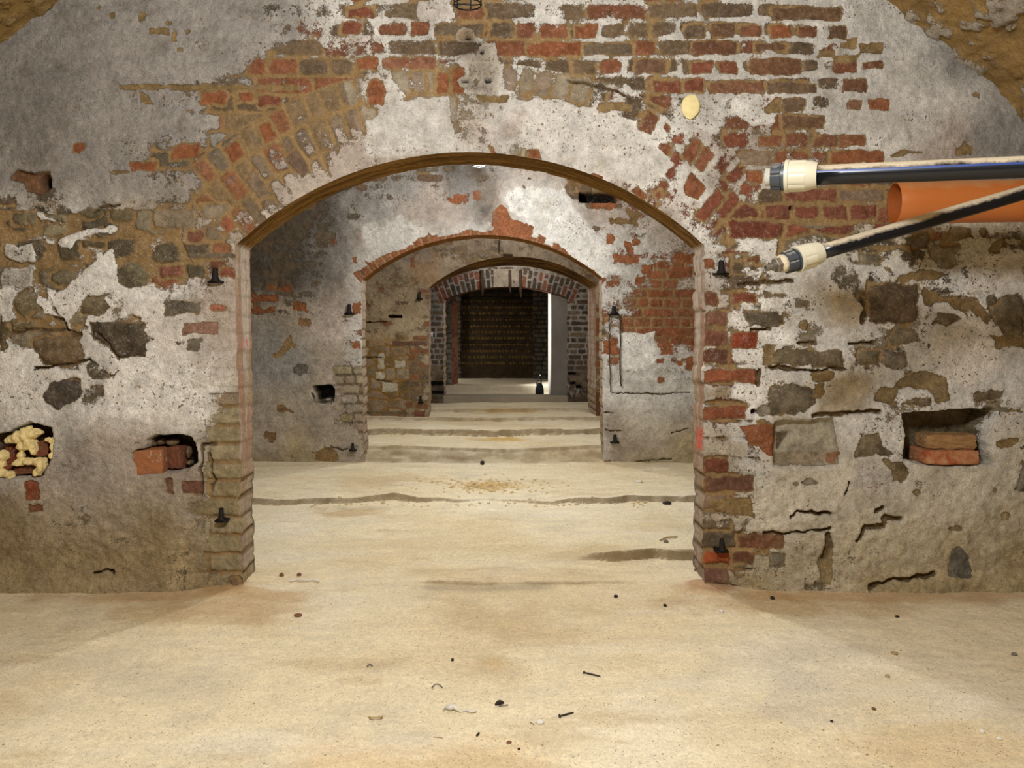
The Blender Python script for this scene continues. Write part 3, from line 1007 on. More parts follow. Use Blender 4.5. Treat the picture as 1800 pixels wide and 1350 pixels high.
    for pts in [zp(1500, 390, 4.09, [(510, 470), (620, 520), (740, 540), (830, 590), (820, 690), (780, 650), (690, 590), (600, 600), (490, 580)]),
                zp(1500, 390, 4.09, [(780, 540), (900, 540), (1000, 690), (960, 745), (880, 690), (830, 640)]), R(1556, 740 - 160, 1566, 600), R(1650, 725, 1682, 735),
                zp(1500, 390, 4.09, [(330, 380), (480, 350), (690, 370), (520, 410), (330, 420)]), zp(1500, 390, 4.09, [(200, 310), (270, 340), (290, 370), (250, 360)]),
                R(1755, 716, 1795, 728), zp(1500, 700, 3.75, [(930, 280), (1060, 270), (1120, 250), (1060, 300), (940, 315)]), R(1500, 430, 1600, 440), R(1740, 590, 1800, 612),
                R(1345, 608, 1360, 640), R(1432, 650, 1466, 668), R(1430, 676, 1446, 700)]:
        i += 1
        pa(pts, (158, 126, 78), ring=False, seed=i, rough=6, hgt=-.004)
    # white plaster left standing
    for pts, t in [([(-20, 622), (26, 606), (56, 640), (150, 652), (158, 664), (70, 672), (62, 745), (-20, 750)], 'W'),
                   ([(150, 470), (185, 440), (200, 430), (206, 500), (172, 520), (150, 512), (128, 560), (122, 580), (84, 530), (110, 510)], 'W'),
                   ([(152, 575), (165, 600), (205, 640), (198, 652), (160, 640), (142, 600)], 'w'), (R(6, 470, 58, 504), (190, 186, 178)),
                   ([(228, 500), (262, 510), (330, 512), (300, 525), (258, 560), (216, 556)], 'W'), ([(10, 425), (32, 440), (58, 428), (66, 450), (40, 462), (14, 448)], 'w'),
                   ([(66, 376), (90, 380), (112, 396), (104, 392), (72, 388)], 'W'), ([(120, 410), (150, 398), (206, 402), (160, 418), (138, 424), (126, 440), (96, 428)], 'W'),
                   ([(0, 520), (26, 512), (20, 545), (30, 560), (8, 565)], 'w'), ([(62, 512), (82, 530), (100, 555), (80, 550), (70, 530)], 'W'),
                   ([(255, 600), (300, 625), (372, 640), (360, 740), (260, 700), (200, 720), (180, 680), (215, 640), (262, 655)], 'W'),
                   ([(1640, 590), (1700, 570), (1745, 590), (1760, 640), (1700, 690), (1630, 640)], (222, 215, 204)),
                   ([(1700, 450), (1800, 445), (1800, 515), (1762, 520), (1700, 510)], (222, 215, 202)), ([(1456, 571), (1462, 524), (1490, 515), (1518, 530), (1520, 560), (1500, 571)], (200, 188, 166)),
                   ([(1431, 728), (1446, 690), (1462, 662), (1490, 657), (1530, 670), (1515, 728)], (200, 188, 166)), (R(1386, 943, 1452, 976), (206, 198, 182)),
                   ([(1505, 812), (1540, 806), (1562, 826), (1566, 850), (1540, 862), (1500, 850)], (196, 188, 178)), (R(1300, 422, 1362, 439), 'W'), (R(1286, 542, 1310, 573), 'W'),
                   (R(1282, 616, 1343, 638), 'W'), (R(1335, 645, 1424, 671), 'w'), ([(1285, 690), (1300, 680), (1348, 682), (1346, 700), (1300, 707)], 'W'), (R(1331, 580, 1398, 604), 'W'),
                   (R(1236, 678, 1282, 704), (172, 158, 134)), (R(1238, 775, 1310, 799), (188, 178, 160)), ([(1290, 745), (1312, 742), (1302, 770), (1316, 780), (1280, 778)], 'w'),
                   ([(640, 280), (640, 215), (690, 185), (790, 165), (800, 255), (700, 275)], 'w'), ([(880, 180), (935, 170), (1100, 210), (1180, 290), (1130, 330), (1040, 300), (900, 250)], (224, 220, 212)),
                   ([(845, 85), (868, 75), (872, 100), (885, 115), (880, 135), (868, 162), (845, 150)], (196, 190, 178)), (E(817, 142, 13, 10), (186, 178, 164)), (E(823, 64, 16, 12), (160, 142, 118)),
                   ([(735, 2), (790, 0), (800, 30), (740, 36)], (198, 190, 180)), ([(1290, 180), (1322, 178), (1340, 196), (1366, 205), (1370, 222), (1310, 218), (1282, 200)], 'W'),
                   ([(1382, 290), (1398, 282), (1404, 300)], 'w'), ([(455, 180 + 330), (500, 512), (500, 514)], 'w')]:
        i += 1
        s.cover(pts, t, seed=i)
    # the courses of the arch ghost through the limewash
    gh = ((1 - sm(.5, 3.5, s.e)) * ring * .30 * (.3 + vn(u, v, 50, 92)))[:, None]
    s.plc = s.plc * (1 - gh) + lin((232, 226, 214)) * gh
    pk = (sm(.30, .8, cn(u, v, 40, 93, 5) + .4 * (idr - .5)) * ring * .45)[:, None]
    s.plc = s.plc * (1 - pk) + lin((172, 150, 138)) * pk
    # dirt
    s.stain(R(375, 690, 430, 1040), (172, 154, 120), .55, 16, 401)
    s.stain([(-20, 870), (150, 900), (300, 890), (380, 930), (380, 1080), (-20, 1080)], (168, 148, 112), .5, 30, 402, 30)
    s.stain([(1440, 930), (1800, 880), (1860, 1080), (1240, 1080), (1300, 1010)], (190, 172, 134), .5, 30, 403, 30)
    s.stain([(80, 780), (230, 760), (240, 900), (100, 900)], (178, 168, 154), .6, 30, 404, 30)
    s.stain([(240, 560), (420, 500), (420, 660), (300, 640)], (190, 174, 160), .35, 30, 405, 30)
    s.stain(E(822, 84, 26, 18), (118, 106, 96), .6, 10, 406)
    s.stain([(812, 160), (830, 146), (858, 148), (862, 164)], (150, 142, 134), .7, 6, 407, 4)
    s.stain(R(1690, 380, 1830, 440), (150, 136, 112), .35, 25, 408)
    # pale streaked cement patch low on the right
    pa(zp(1500, 700, 3.75, [(640, 1010), (700, 980), (770, 1060), (780, 1180), (610, 1175)]), (118, 114, 108), ring=False, seed=777, rough=4, var=.12)
    # cracks
    for pts, w_ in [([(1520, 516), (1523, 540), (1516, 566)], 5), ([(1496, 605), (1538, 604)], 3), ([(1430, 730), (1500, 724), (1545, 722)], 4), ([(1334, 652), (1332, 676)], 4),
                    ([(1356, 646), (1400, 650), (1486, 648)], 3), ([(1455, 938), (1458, 958), (1448, 980)], 6), ([(1345, 936), (1380, 938), (1460, 929)], 3),
                    (zp(1500, 700, 3.75, [(30, 940), (75, 860), (205, 850), (205, 780), (320, 800)]), 5), (zp(1500, 700, 3.75, [(150, 745), (200, 715)]), 6),
                    (zp(1500, 700, 3.75, [(100, 1240), (270, 1190), (380, 1190), (520, 1160)]), 5), ([(1386, 910), (1400, 899), (1440, 900), (1462, 906)], 3),
                    ([(1270, 804), (1310, 838)], 0.1), ([(180, 655), (160, 648), (90, 644)], 0.1), ([(20, 584), (62, 578), (120, 582), (140, 586)], 4), ([(92, 555), (112, 562), (118, 580)], 3),
                    ([(170, 585), (210, 630)], 2), ([(60, 648), (140, 638), (155, 634)], 2), ([(165, 1006), (185, 1003), (200, 1008)], 3), ([(355, 870), (356, 782), (374, 782)], 2),
                    ([(366, 800), (372, 812), (374, 860)], 2), ([(1376, 880 - 20), (1392, 868)], 0.1), ([(1400, 930), (1440, 926), (1500, 920), (1510, 905)], .1),
                    ([(55, 560), (60, 575)], .1), ([(1488, 870), (1492, 850)], 4), ([(1300, 500), (1395, 492)], 3), ([(1320, 577), (1356, 577)], 3), ([(1404, 606), (1432, 602)], 3),
                    ([(1440, 645), (1485, 640)], .1), ([(210, 360), (178, 366), (166, 372)], 2), ([(1000, 140), (1060, 150), (1110, 172)], 2), ([(1040, 100), (1100, 132)], .1)]:
        i += 1
        if w_ > 1:
            s.crack(pts, w_, .022, seed=i)
    # holes and niches
    s.hole([(17, 306), (30, 298), (60, 304), (90, 302), (92, 330), (70, 342), (48, 336), (40, 322), (14, 316)], .03, (150, 100, 66), seed=900)
    s.hole(E(77, 321, 13, 14), .19, (60, 42, 30), seed=901, rough=1.5)
    s.hole([(234, 797), (240, 792), (256, 790), (262, 775), (274, 767), (312, 764), (336, 770), (344, 790), (345, 812), (325, 826), (290, 832), (242, 834)], .155, (84, 68, 48), seed=902)
    s.hole([(-30, 768), (15, 760), (44, 748), (52, 742), (92, 752), (96, 775), (92, 800), (74, 838), (-30, 840)], .11, (96, 66, 50), seed=903)
    s.hole(zp(1500, 700, 3.75, [(325, 105), (560, 84), (920, 68), (940, 100), (880, 200), (900, 300), (935, 440), (450, 440), (335, 400), (345, 250)]), .165, (132, 112, 84), seed=904, rough=2)
    s.hole(zp(1200, 720, 3.97, [(660, 90), (900, 75), (1060, 62), (1110, 300), (1100, 395), (640, 395), (655, 200)]), .05, (188, 178, 164), seed=905, edge=7)
    s.patch(zp(1200, 720, 3.97, [(655, 320), (1030, 300), (1025, 390), (650, 392)]), (168, 148, 126), ring=False, seed=915, rough=4)
    s.patch(zp(1200, 720, 3.97, [(680, 160), (770, 160), (720, 240), (680, 290)]), (112, 92, 70), ring=False, seed=916, rough=4)
    pa(zp(1200, 720, 3.97, [(400, 120), (660, 100), (665, 200), (640, 330), (600, 320), (530, 250), (460, 240), (450, 180)]), (166, 92, 52), ring=False, seed=906, rough=3, hgt=.004)
    pa(zp(1200, 720, 3.97, [(1030, 310), (1105, 300), (1100, 395), (1030, 380)]), (166, 112, 80), ring=False, seed=907, rough=3)
    for x, y, rx, ry in [(823, 68, 4, 3), (847, 92, 3.5, 2.5), (817, 144, 5.5, 2.5), (858, 142, 6, 3.5), (1325, 724, 4.5, 4.5), (1390, 365, 3, 3)]:
        s.hole(E(x, y, rx, ry), .09, (40, 32, 26), rough=.6, seed=int(x), edge=.8)
    pa(E(1341, 723, 13, 11), (150, 142, 132), ring=False, seed=908, rough=3)
    s.hole(E(1325, 724, 4.5, 4.5), .09, (40, 32, 26), rough=.6, seed=33, edge=.8)
    # the foot spreads out a little
    s.h += .02 * sm(985, 1050, v) * (.4 + vn(u, v, 50, 91))
    return s.done(.006, .0045)


def shade_reveal(kind, seed, k=1.0, arch_v=432.0, tan=(150, 116, 66), dark=(112, 82, 44)):
    """the inside faces of an opening: streaked ochre soffit over pale, scraped jambs"""

    def f(u, v, sl, t):
        soff = v < arch_v
        # soffit
        st_ = fbm(sl / (95 * k), t * 11, 1.0, seed, 5)
        fine_ = fbm(sl / (30 * k), t * 40, 1.0, seed + 3, 4)
        m = sm(.35, .65, st_)[:, None]
        c = lin(dark) * (1 - m) + lin(tan) * m
        c = c * (.80 + .45 * fine_)[:, None]
        ss = sl / (29 * k)
        js = np.abs(ss - np.round(ss)) * 29 * k
        crack = sm(.66, .72, fbm(sl / (55 * k), t * 16, 1.0, seed + 8, 3))
        c = c * (1 - .55 * crack)[:, None]
        h = (st_ - .5) * .022 - .010 * crack - .004 * (1 - sm(0, 3 * k, js))
        # jambs
        left = u < 830
        ph = np.where(left, 715.0, 448.0)
        r = (v - ph) / (32.35 * k)
        jv = np.abs(r - np.round(r)) * 32.35 * k
        row = np.floor(r).astype(int)
        streak = fbm(t * 9 + u * 0, v / (160 * k), 1.0, seed + 11, 4)
        c2 = lin((196, 184, 168)) * (1 - sm(.4, .62, streak))[:, None] + lin((176, 140, 116)) * sm(.4, .62, streak)[:, None]
        low = sm(.0, 1.0, (v - {'front': 760, 'third': 670}.get(kind, arch_v + 90 * k)) / (120 * k))
        brick = pick(np.where(h2(row, (t * 2.2).astype(int), seed + 5) > .45, 'j', 'p'), h2(row, (t * 2.2).astype(int), seed + 6))
        mixb = np.clip(low * .8 + sm(.58, .7, fbm(t * 3, v / (50 * k), 1, seed + 19, 3)) * .6, 0, 1)[:, None]
        c2 = c2 * (1 - mixb) + brick * mixb
        jt = (1 - sm(1.2 * k, 4 * k, jv)) * (.35 + .65 * low)
        c2 = c2 * (1 - jt)[:, None] + lin((120, 96, 62)) * jt[:, None]
        if kind == 'front':
            pk = (~left) & (v > 752) & (v < 792) & (t > .12) & (t < .62) & (fbm(t * 6, v / 20, 1, 88, 2) > .38)
            c2 = np.where(pk[:, None], lin((226, 112, 96)), c2)
            pk = left & (v > 596) & (v < 616) & (t > .2) & (t < .7) & (fbm(t * 7, v / 14, 1, 89, 2) > .5)
            c2 = np.where(pk[:, None], lin((222, 140, 136)), c2)
        c2 = c2 * (.86 + .28 * fbm(t * 14, v / (14 * k), 1, seed + 23, 4))[:, None]
        tv = np.abs(t - .55)
        h2_ = -.012 * (1 - sm(0, 5 * k, jv)) * (.06 + .94 * low) + (streak - .5) * .012 + (h2(row, 3, seed) - .5) * .012 * low - .006 * (1 - sm(0, .05, tv)) * low
        base = np.where(soff[:, None], c, c2)
        return dict(h=np.where(soff, h, h2_) * np.ones_like(u), base=np.clip(base, 0, 1), plc=np.clip(base * 1.15, 0, 1), pl=np.full(u.shape, -.6))

    return f


OUT1 = arch_outline(414, 1236, 432, 432, 268, 1085, jamb_l, jamb_r)
B1o = arch_outline(440, 1219, 440, 440, 289, 1060, lambda v: 440 + (jamb_l(v) - 414) * .6, lambda v: 1219 + (jamb_r(v) - 1236) * .7)
fine = np.arange(-10, 1811, 2.1)
us = np.concatenate([np.arange(-450, -10, 16), fine, np.arange(1816, 2160, 16)])
vs = np.concatenate([np.arange(-240, -6, 8), np.arange(-6, 1082, 2.1)])
masonry_wall('wall_front', us, vs, YW1, field_front, OUT1, B1o, YB1, shade_reveal('front', 500), 34)

# ---------------------------------------------------------------- second wall
def field_second(u, v):
    sc = F / YW2
    s = Fld(u, v, sc)
    k = s.k
    P = 16.9
    e, cu, cv, ia, ib = courses(u, v, P, 541.0, 52, 26, 211)
    let = np.where(cu > 1062, np.where((cv > 440) & (cv < 640), 'o', 'm'), np.where(cv < 540, 'n', 'm'))
    let = np.where(cv > 640, 'j', let)
    s.bc = pick(let, ia)
    s.e = e
    dx, dy = u - 847, 740 - v
    rad = np.hypot(dx, dy)
    ang = np.arctan2(dx, dy)
    ring = (rad > 320) & (rad < 412) & (np.abs(ang) < .72) & (v < 505)
    row = (rad > 372).astype(int)
    a = ang / (15.5 / 350) + h2(row, 1, 215)
    ka = np.floor(a).astype(int)
    ea = np.minimum(a - ka, ka + 1 - a) * 15.5
    s.e = np.where(ring, np.minimum(ea, np.abs(rad - 372)), s.e)
    s.bc = np.where(ring[:, None], pick(np.full(u.shape, 'o'), h2(ka, row, 216)), s.bc)
    jt = 1 - sm(1, 4, s.e)
    # coverage, coarse cells of 40 px from u=420, v=280
    cov = samp(grid_num([
        "3 3 3 3 4 4 5 5 5 6 6 7 7 7 5 4 4 4 5 5 5",
        "3 3 3 4 4 5 7 7 7 7 5 8 8 8 5 3 3 4 5 5 5",
        "3 3 4 4 6 7 8 8 8 8 6 6 8 8 8 7 5 5 6 6 6",
        "3 3 4 4 6 8 8 8 8 7 7 7 8 8 8 8 7 6 6 6 6",
        "4 4 4 5 7 8 8 8 7 7 7 7 7 8 8 8 5 5 5 3 4",
        "4 4 5 5 8 8 8 5*10 6 4 5 3 2",
        "6 5 5 6 7 7 5*10 6 3 1 1 1 1",
        "7 7 6 7 7 5*11 4 2 1 1 1",
        "8 8 7 8 7 6 5*10 4 7 7 6 4",
        "9 9 8 8 7 6 5*10 4 8 8 6 7",
        "9 8 8 8 7 6 5*10 8 8 8 8 7",
        "9 9 8 8 7 6 5*10 7 8 8 8 8",
        "8 8 7 8 7 6 5*10 8 8 8 8 8",
        "7 8 7 8 7 6 5*10 8 8 8 8 8",
        "8 8 8 8 8 8 5*10 7 8 8 8 8"], 21), u, v, 40, 420, 280) / 9
    J = np.where((u > 1060) & (v > 420) & (v < 600), .1, .4)
    s.P = (cov - .5) * 1.8 + J * (jt - .3) * .6 + cn(u, v, 34, 221, 4) * .42 + cn(u, v, 10, 222, 3) * .2 + (ib - .5) * .4 * (1 - jt)
    jz = sm(578, 592, u + 14 * cn(u, v, 20, 225, 3)) * (u < 645) * sm(630, 650, v) * sm(775, 750, v)
    s.P = s.P - .75 * jz
    s.bc = np.where((jz > .5)[:, None], pick(np.where(ib > .4, 'p', 'j'), ia), s.bc)
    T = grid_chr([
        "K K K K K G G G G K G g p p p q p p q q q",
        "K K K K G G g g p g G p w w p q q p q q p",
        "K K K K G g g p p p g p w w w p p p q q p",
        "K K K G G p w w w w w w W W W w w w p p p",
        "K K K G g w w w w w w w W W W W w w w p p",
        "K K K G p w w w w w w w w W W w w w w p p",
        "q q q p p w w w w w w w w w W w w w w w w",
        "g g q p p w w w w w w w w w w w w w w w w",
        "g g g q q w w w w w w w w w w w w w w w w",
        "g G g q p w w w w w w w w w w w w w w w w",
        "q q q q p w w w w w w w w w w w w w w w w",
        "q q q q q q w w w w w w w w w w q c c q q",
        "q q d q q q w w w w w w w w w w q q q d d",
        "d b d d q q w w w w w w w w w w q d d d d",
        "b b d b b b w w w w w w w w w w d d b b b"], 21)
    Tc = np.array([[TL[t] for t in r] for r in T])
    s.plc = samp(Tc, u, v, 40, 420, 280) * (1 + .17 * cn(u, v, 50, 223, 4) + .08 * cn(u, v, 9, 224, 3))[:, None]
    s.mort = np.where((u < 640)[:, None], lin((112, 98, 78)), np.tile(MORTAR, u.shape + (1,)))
    o = (174, 96, 52)
    i = 240
    # band of bare bricks along the arch
    jag = 3 + 13 * h2(ka, 7, 217) * (.4 + .9 * vn(u, v, 8, 218)) + 8 * sm(-.35, -.6, ang)
    band = sm(jag + 1, jag - 1, rad - 327) * (np.abs(ang) < .72) * (v < 505)
    s.P = s.P * (1 - band) - .8 * band
    for pts in [[(866, 372), (880, 360), (890, 366), (900, 384), (918, 392), (938, 400), (936, 420), (866, 414)], R(640, 301, 664, 313), [(784, 345), (796, 350), (806, 342), (816, 346), (810, 360), (790, 356)],
                R(833, 336, 844, 350), R(928, 386, 944, 402), R(1040, 356, 1082, 368), R(1070, 448, 1086, 460), R(1086, 450, 1122, 462), R(1100, 425, 1112, 444), R(1112, 420, 1125, 430),
                R(1067, 412, 1078, 428), R(1128, 466, 1148, 480), R(1118, 486, 1134, 498), R(1176, 470, 1215, 484), R(1062, 608, 1084, 622), R(1060, 598, 1082, 612),
                R(1157, 600, 1182, 612), R(1168, 578, 1206, 594), R(1160, 612, 1184, 624), R(1154, 632, 1166, 638), R(1206, 628, 1220, 650), R(1190, 634, 1200, 642), R(1156, 664, 1168, 672),
                R(490, 502, 512, 512), R(470, 500, 486, 510), R(620, 452, 626, 462), R(666, 420, 671, 430), R(620, 532, 634, 552), R(618, 600, 633, 612), R(1186, 446, 1220, 462),
                [(516, 534), (524, 530), (540, 532), (540, 548), (514, 546)], R(444, 518, 488, 530), [(444, 534), (466, 546), (484, 536), (482, 548), (446, 550)], R(1064, 808, 1074, 820)]:
        i += 1
        s.patch(pts, o if i < 290 else (170, 96, 58), ring=False, seed=i, rough=7)
    for pts, c in [([(500, 600), (510, 590), (520, 610), (486, 630), (480, 625)], (176, 136, 84)), (R(524, 560, 546, 572), (168, 124, 80)), ([(486, 712), (500, 714), (522, 726), (488, 724)], (150, 112, 74)),
                   ([(462, 758), (488, 760), (484, 778), (464, 774)], (150, 110, 70)), ([(548, 795), (570, 785), (590, 792), (600, 810), (560, 814)], (158, 122, 74)), (R(1000, 300, 1020, 330), (150, 110, 72)),
                   (R(920, 326, 936, 336), (140, 104, 70)), (R(926, 310, 938, 318), (130, 96, 70)), (R(1072, 384, 1120, 396), (150, 116, 70)), ([(1100, 366), (1130, 376), (1110, 392)], (150, 116, 70)),
                   (E(1046, 402, 8, 5), (130, 110, 92)), (E(530, 650, 14, 10), (110, 104, 98))]:
        i += 1
        s.patch(pts, c, ring=False, seed=i, rough=8)
    s.cover([(885, 345), (905, 330), (990, 332), (1004, 360), (1060, 420), (1090, 480), (1050, 486), (980, 430), (940, 400), (905, 380)], 'W', seed=301, rough=14)
    s.cover([(640, 400), (700, 380), (760, 400), (700, 430), (640, 470)], 'w', seed=302, rough=20)
    s.cover(R(1065, 640, 1100, 680), 'w', seed=303, rough=12)
    s.cover([(1085, 585), (1150, 584), (1152, 640), (1090, 650)], 'W', seed=304, rough=10)
    s.stain(R(838, 300, 872, 390), (138, 128, 116), .8, 20, 305)
    s.stain(E(852, 368, 11, 9), (112, 106, 100), .8, 6, 306)
    s.stain(R(820, 285, 850, 310), (90, 74, 62), .7, 20, 307)
    s.stain(R(425, 320, 600, 500), (100, 92, 84), .55, 40, 308, 40)
    s.stain(R(540, 640, 552, 660), (100, 98, 96), .6, 16, 309)
    s.hole(R(1019, 338, 1084, 355), .16, (30, 24, 20), rough=2, seed=310)
    s.hole([(550, 680), (556, 678), (582, 677), (588, 684), (586, 706), (576, 702), (556, 706)], .2, (36, 30, 24), rough=3, seed=311)
    s.hole(zp(430, 540, 4.22, [(500, 640), (525, 700), (650, 690), (640, 720), (520, 720)]), .05, (150, 142, 128), rough=3, seed=312)
    for pts in [[(1076, 690), (1112, 692)], [(1112, 692), (1160, 692), (1212, 690)], [(1060, 725), (1078, 726)], [(1180, 760), (1210, 754)], [(1120, 812), (1180, 806)], [(582, 784), (600, 792), (612, 790)], [(1064, 756), (1090, 757)]]:
        i += 1
        s.crack(pts, 2.0, .012, (96, 78, 54), seed=i)
    s.jdepth = np.where((v > 640) & (u > 580) & (u < 640), .013, .008)
    return s.done(.003, .006)


def _l2(v):
    v = np.asarray(v, float)
    r = np.floor((v - 711) / 16.9).astype(int)
    return 635 + (v - 490) / 332 * 5 + (h2(r, 1, 231) - .5) * 2.4 + (vn(v, v * 0, 6, 232) - .5) * 1.6


def _r2(v):
    v = np.asarray(v, float)
    r = np.floor((v - 711) / 16.9).astype(int)
    return 1058 + (v - 490) / 332 * 2 + (h2(r, 2, 233) - .5) * 1.6 + (vn(v, v * 0, 6, 234) - .5) * 1.6


OUT2 = arch_outline(635, 1058, 493, 488, 413, 850, _l2, _r2)
BK2 = arch_outline(642, 1053, 496, 491, 419, 838, lambda v: 642 + (_l2(v) - 635), lambda v: 1053 + (_r2(v) - 1058))
us = np.concatenate([np.arange(150, 424, 12), np.arange(424, 1244, 1.7), np.arange(1250, 1560, 12)])
vs = np.concatenate([np.arange(130, 270, 10), np.arange(272, 846, 1.7)])
masonry_wall('wall_second', us, vs, YW2, field_second, OUT2, BK2, YB2, shade_reveal('second', 600, .523, 492, (150, 104, 56), (120, 84, 44)), 16)


# ---------------------------------------------------------------- third wall
def field_third(u, v):
    s = Fld(u, v, F / YW3)
    e, cu, cv, ia, ib = courses(u, v, 11.9, 503.0, 36, 18, 311)
    let = np.where(cu > 900, 'm', np.where(cv < 500, 'n', 'm'))
    es, su_, sv_, sa, sb = stones(u, v, 30, 19, 312)
    z = (v > 605 + 8 * cn(u, v, 30, 313, 3)) & (u < 716 + 6 * cn(u, v, 20, 314, 3)) & (v < 722)
    s.e = np.where(z, es, e)
    s.bc = pick(let, ia)
    s.bc = np.where(z[:, None], pick(np.where(sa > .45, 'p', 's'), sb), s.bc)
    s.mort = np.where(z[:, None], lin((142, 106, 50)), np.tile(lin((140, 118, 84)), u.shape + (1,)))
    jt = 1 - sm(.8, 3, s.e)
    cov = np.where(v > 605, .42, .62)
    s.P = (cov - .5) * 1.6 + cn(u, v, 26, 321, 4) * .55 + cn(u, v, 7, 322, 3) * .25 + (ib - .5) * .5 * (1 - jt) - .2 * jt * z
    g = sm(420, 560, v)[:, None]
    s.plc = (lin((140, 126, 108)) * (1 - g) + lin((168, 152, 124)) * g) * (1 + .25 * cn(u, v, 28, 323, 4) + .1 * cn(u, v, 6, 324, 2))[:, None]
    s.stain(R(630, 590, 720, 720), (150, 112, 54), .55, 20, 331, 30)
    s.stain(R(720, 440, 770, 500), (150, 110, 70), .4, 20, 332, 20)
    s.stain(R(700, 430, 760, 460), (110, 106, 104), .5, 20, 333, 20)
    i = 340
    for b, c in [((728, 722, 747, 736), (140, 76, 60)), ((726, 590, 752, 606), (150, 96, 66)), ((722, 452, 728, 470), (150, 90, 60)), ((1036, 560, 1058, 590), (150, 90, 56)),
                 ((1038, 600, 1058, 622), (146, 88, 56)), ((730, 706, 752, 718), (150, 100, 66)), ((1040, 690, 1060, 730), (120, 70, 46)), ((690, 600, 750, 608), (120, 84, 74)),
                 ((694, 634, 712, 646), (190, 184, 170)), ((661, 654, 676, 668), (196, 188, 172)), ((672, 672, 700, 688), (200, 192, 176)), ((664, 620, 676, 648), (196, 186, 168))]:
        i += 1
        s.patch(R(*b), c, seed=i, rough=5)
    for pts in [[(678, 566), (640, 567)], [(683, 556), (706, 557)], [(670, 628), (640, 629)], [(662, 668), (690, 672)], [(878, 418), (877, 446)]]:
        i += 1
        s.crack(pts, 2.4, .02, (60, 46, 32), seed=i)
    s.hole(R(684, 554.5, 706, 558.5), .1, (30, 24, 20), rough=2, seed=361)
    s.hole(R(885, 447, 901, 452), .07, (70, 36, 24), rough=3, seed=362)
    return s.done(.002, .008)


_v = lambda a: (lambda v: a + (vn(np.asarray(v, float), np.asarray(v) * 0., 7, int(a)) - .5) * 2.6)
OUT3 = arch_outline(754, 1047, 505, 501, 451, 765, _v(754.0), _v(1047.0))
BK3 = arch_outline(757, 1033, 507, 505, 467, 752, _v(757.5), _v(1033.0))
us = np.concatenate([np.arange(380, 626, 10), np.arange(626, 1070, 1.5), np.arange(1076, 1380, 10)])
vs = np.concatenate([np.arange(250, 400, 8), np.arange(402, 762, 1.5)])
masonry_wall('wall_third', us, vs, YW3, field_third, OUT3, BK3, YB3, shade_reveal('third', 700, .37, 506, (138, 104, 58), (84, 62, 36)), 22)


# ---------------------------------------------------------------- fourth wall, dark red brick with pale joints
def field_fourth(u, v):
    s = Fld(u, v, F / YW4)
    e, cu, cv, ia, ib = courses(u, v, 9.7, 506.0, 29, 15, 411)
    s.e = e
    s.bc = pick(np.where(ib > .35, 'd', 'n'), ia)
    dx, dy = u - 890, 795 - v
    rad = np.hypot(dx, dy)
    ang = np.arctan2(dx, dy)
    ring = (rad > 286) & (rad < 322) & (np.abs(ang) < .42) & (v < 540)
    a = ang * 300 / 9.0
    ka = np.floor(a).astype(int)
    row = (rad > 306 + 6 * (ka % 2)).astype(int)
    e2 = np.minimum(np.minimum(a - ka, ka + 1 - a) * 9.0, np.where(np.abs(rad - 306 - 6 * (ka % 2)) < 4, np.abs(rad - 306 - 6 * (ka % 2)), 9))
    s.e = np.where(ring, e2, s.e)
    s.bc = np.where(ring[:, None], pick(np.where(h2(ka, row, 417) > .4, 'd', 'r'), h2(ka, row, 418)) * .9, s.bc)
    mid = (np.abs(u - 891) < 24) & ring
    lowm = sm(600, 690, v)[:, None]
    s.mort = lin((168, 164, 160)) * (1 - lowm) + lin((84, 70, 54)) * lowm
    jt = 1 - sm(.8, 2.6, s.e)
    cov = .30 + .22 * sm(560, 480, v) + .35 * mid - .16 * (ring & ~mid)
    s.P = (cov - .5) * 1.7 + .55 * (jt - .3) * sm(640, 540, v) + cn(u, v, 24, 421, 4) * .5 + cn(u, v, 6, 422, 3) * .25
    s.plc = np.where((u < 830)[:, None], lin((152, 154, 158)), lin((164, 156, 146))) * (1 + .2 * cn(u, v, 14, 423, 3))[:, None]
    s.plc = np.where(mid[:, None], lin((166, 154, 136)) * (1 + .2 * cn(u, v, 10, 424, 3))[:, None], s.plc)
    for j, b in enumerate([(757, 671, 782, 678), (757, 688, 782, 693), (1000, 655, 1012, 659), (1003, 672, 1012, 676), (1014, 678, 1022, 682)]):
        s.hole(R(*b), .09, (34, 26, 20), rough=3, seed=430 + j)
    return s.done(.002, .006)


OUT4 = arch_outline(780, 998, 526, 523, 504, 730, _v(780.0), _v(997.0))
BK4 = arch_outline(784, 996, 528, 526, 506, 722, _v(784.0), _v(995.0))
us = np.concatenate([np.arange(500, 750, 8), np.arange(750, 1040, 1.3), np.arange(1044, 1300, 8)])
vs = np.concatenate([np.arange(300, 464, 7), np.arange(466, 728, 1.3)])
masonry_wall('wall_fourth', us, vs, YW4, field_fourth, OUT4, BK4, YB4, shade_reveal('fourth', 800, .3, 527, (96, 60, 40), (70, 46, 32)), 8)


# ---------------------------------------------------------------- fifth pier and the end wall
def field_fifth(u, v):
    s = Fld(u, v, F / YW5)
    e, cu, cv, ia, ib = courses(u, v, 8.9, 506.0, 26, 13, 511)
    s.e = e
    s.bc = pick(np.full(u.shape, 'g'), ia)
    s.mort = np.tile(lin((70, 62, 54)), u.shape + (1,))
    s.P = -.1 + cn(u, v, 20, 521, 4) * .5
    s.plc = lin((150, 144, 136)) * (1 + .15 * cn(u, v, 10, 523, 3))[:, None]
    return s.done(.002, .005)


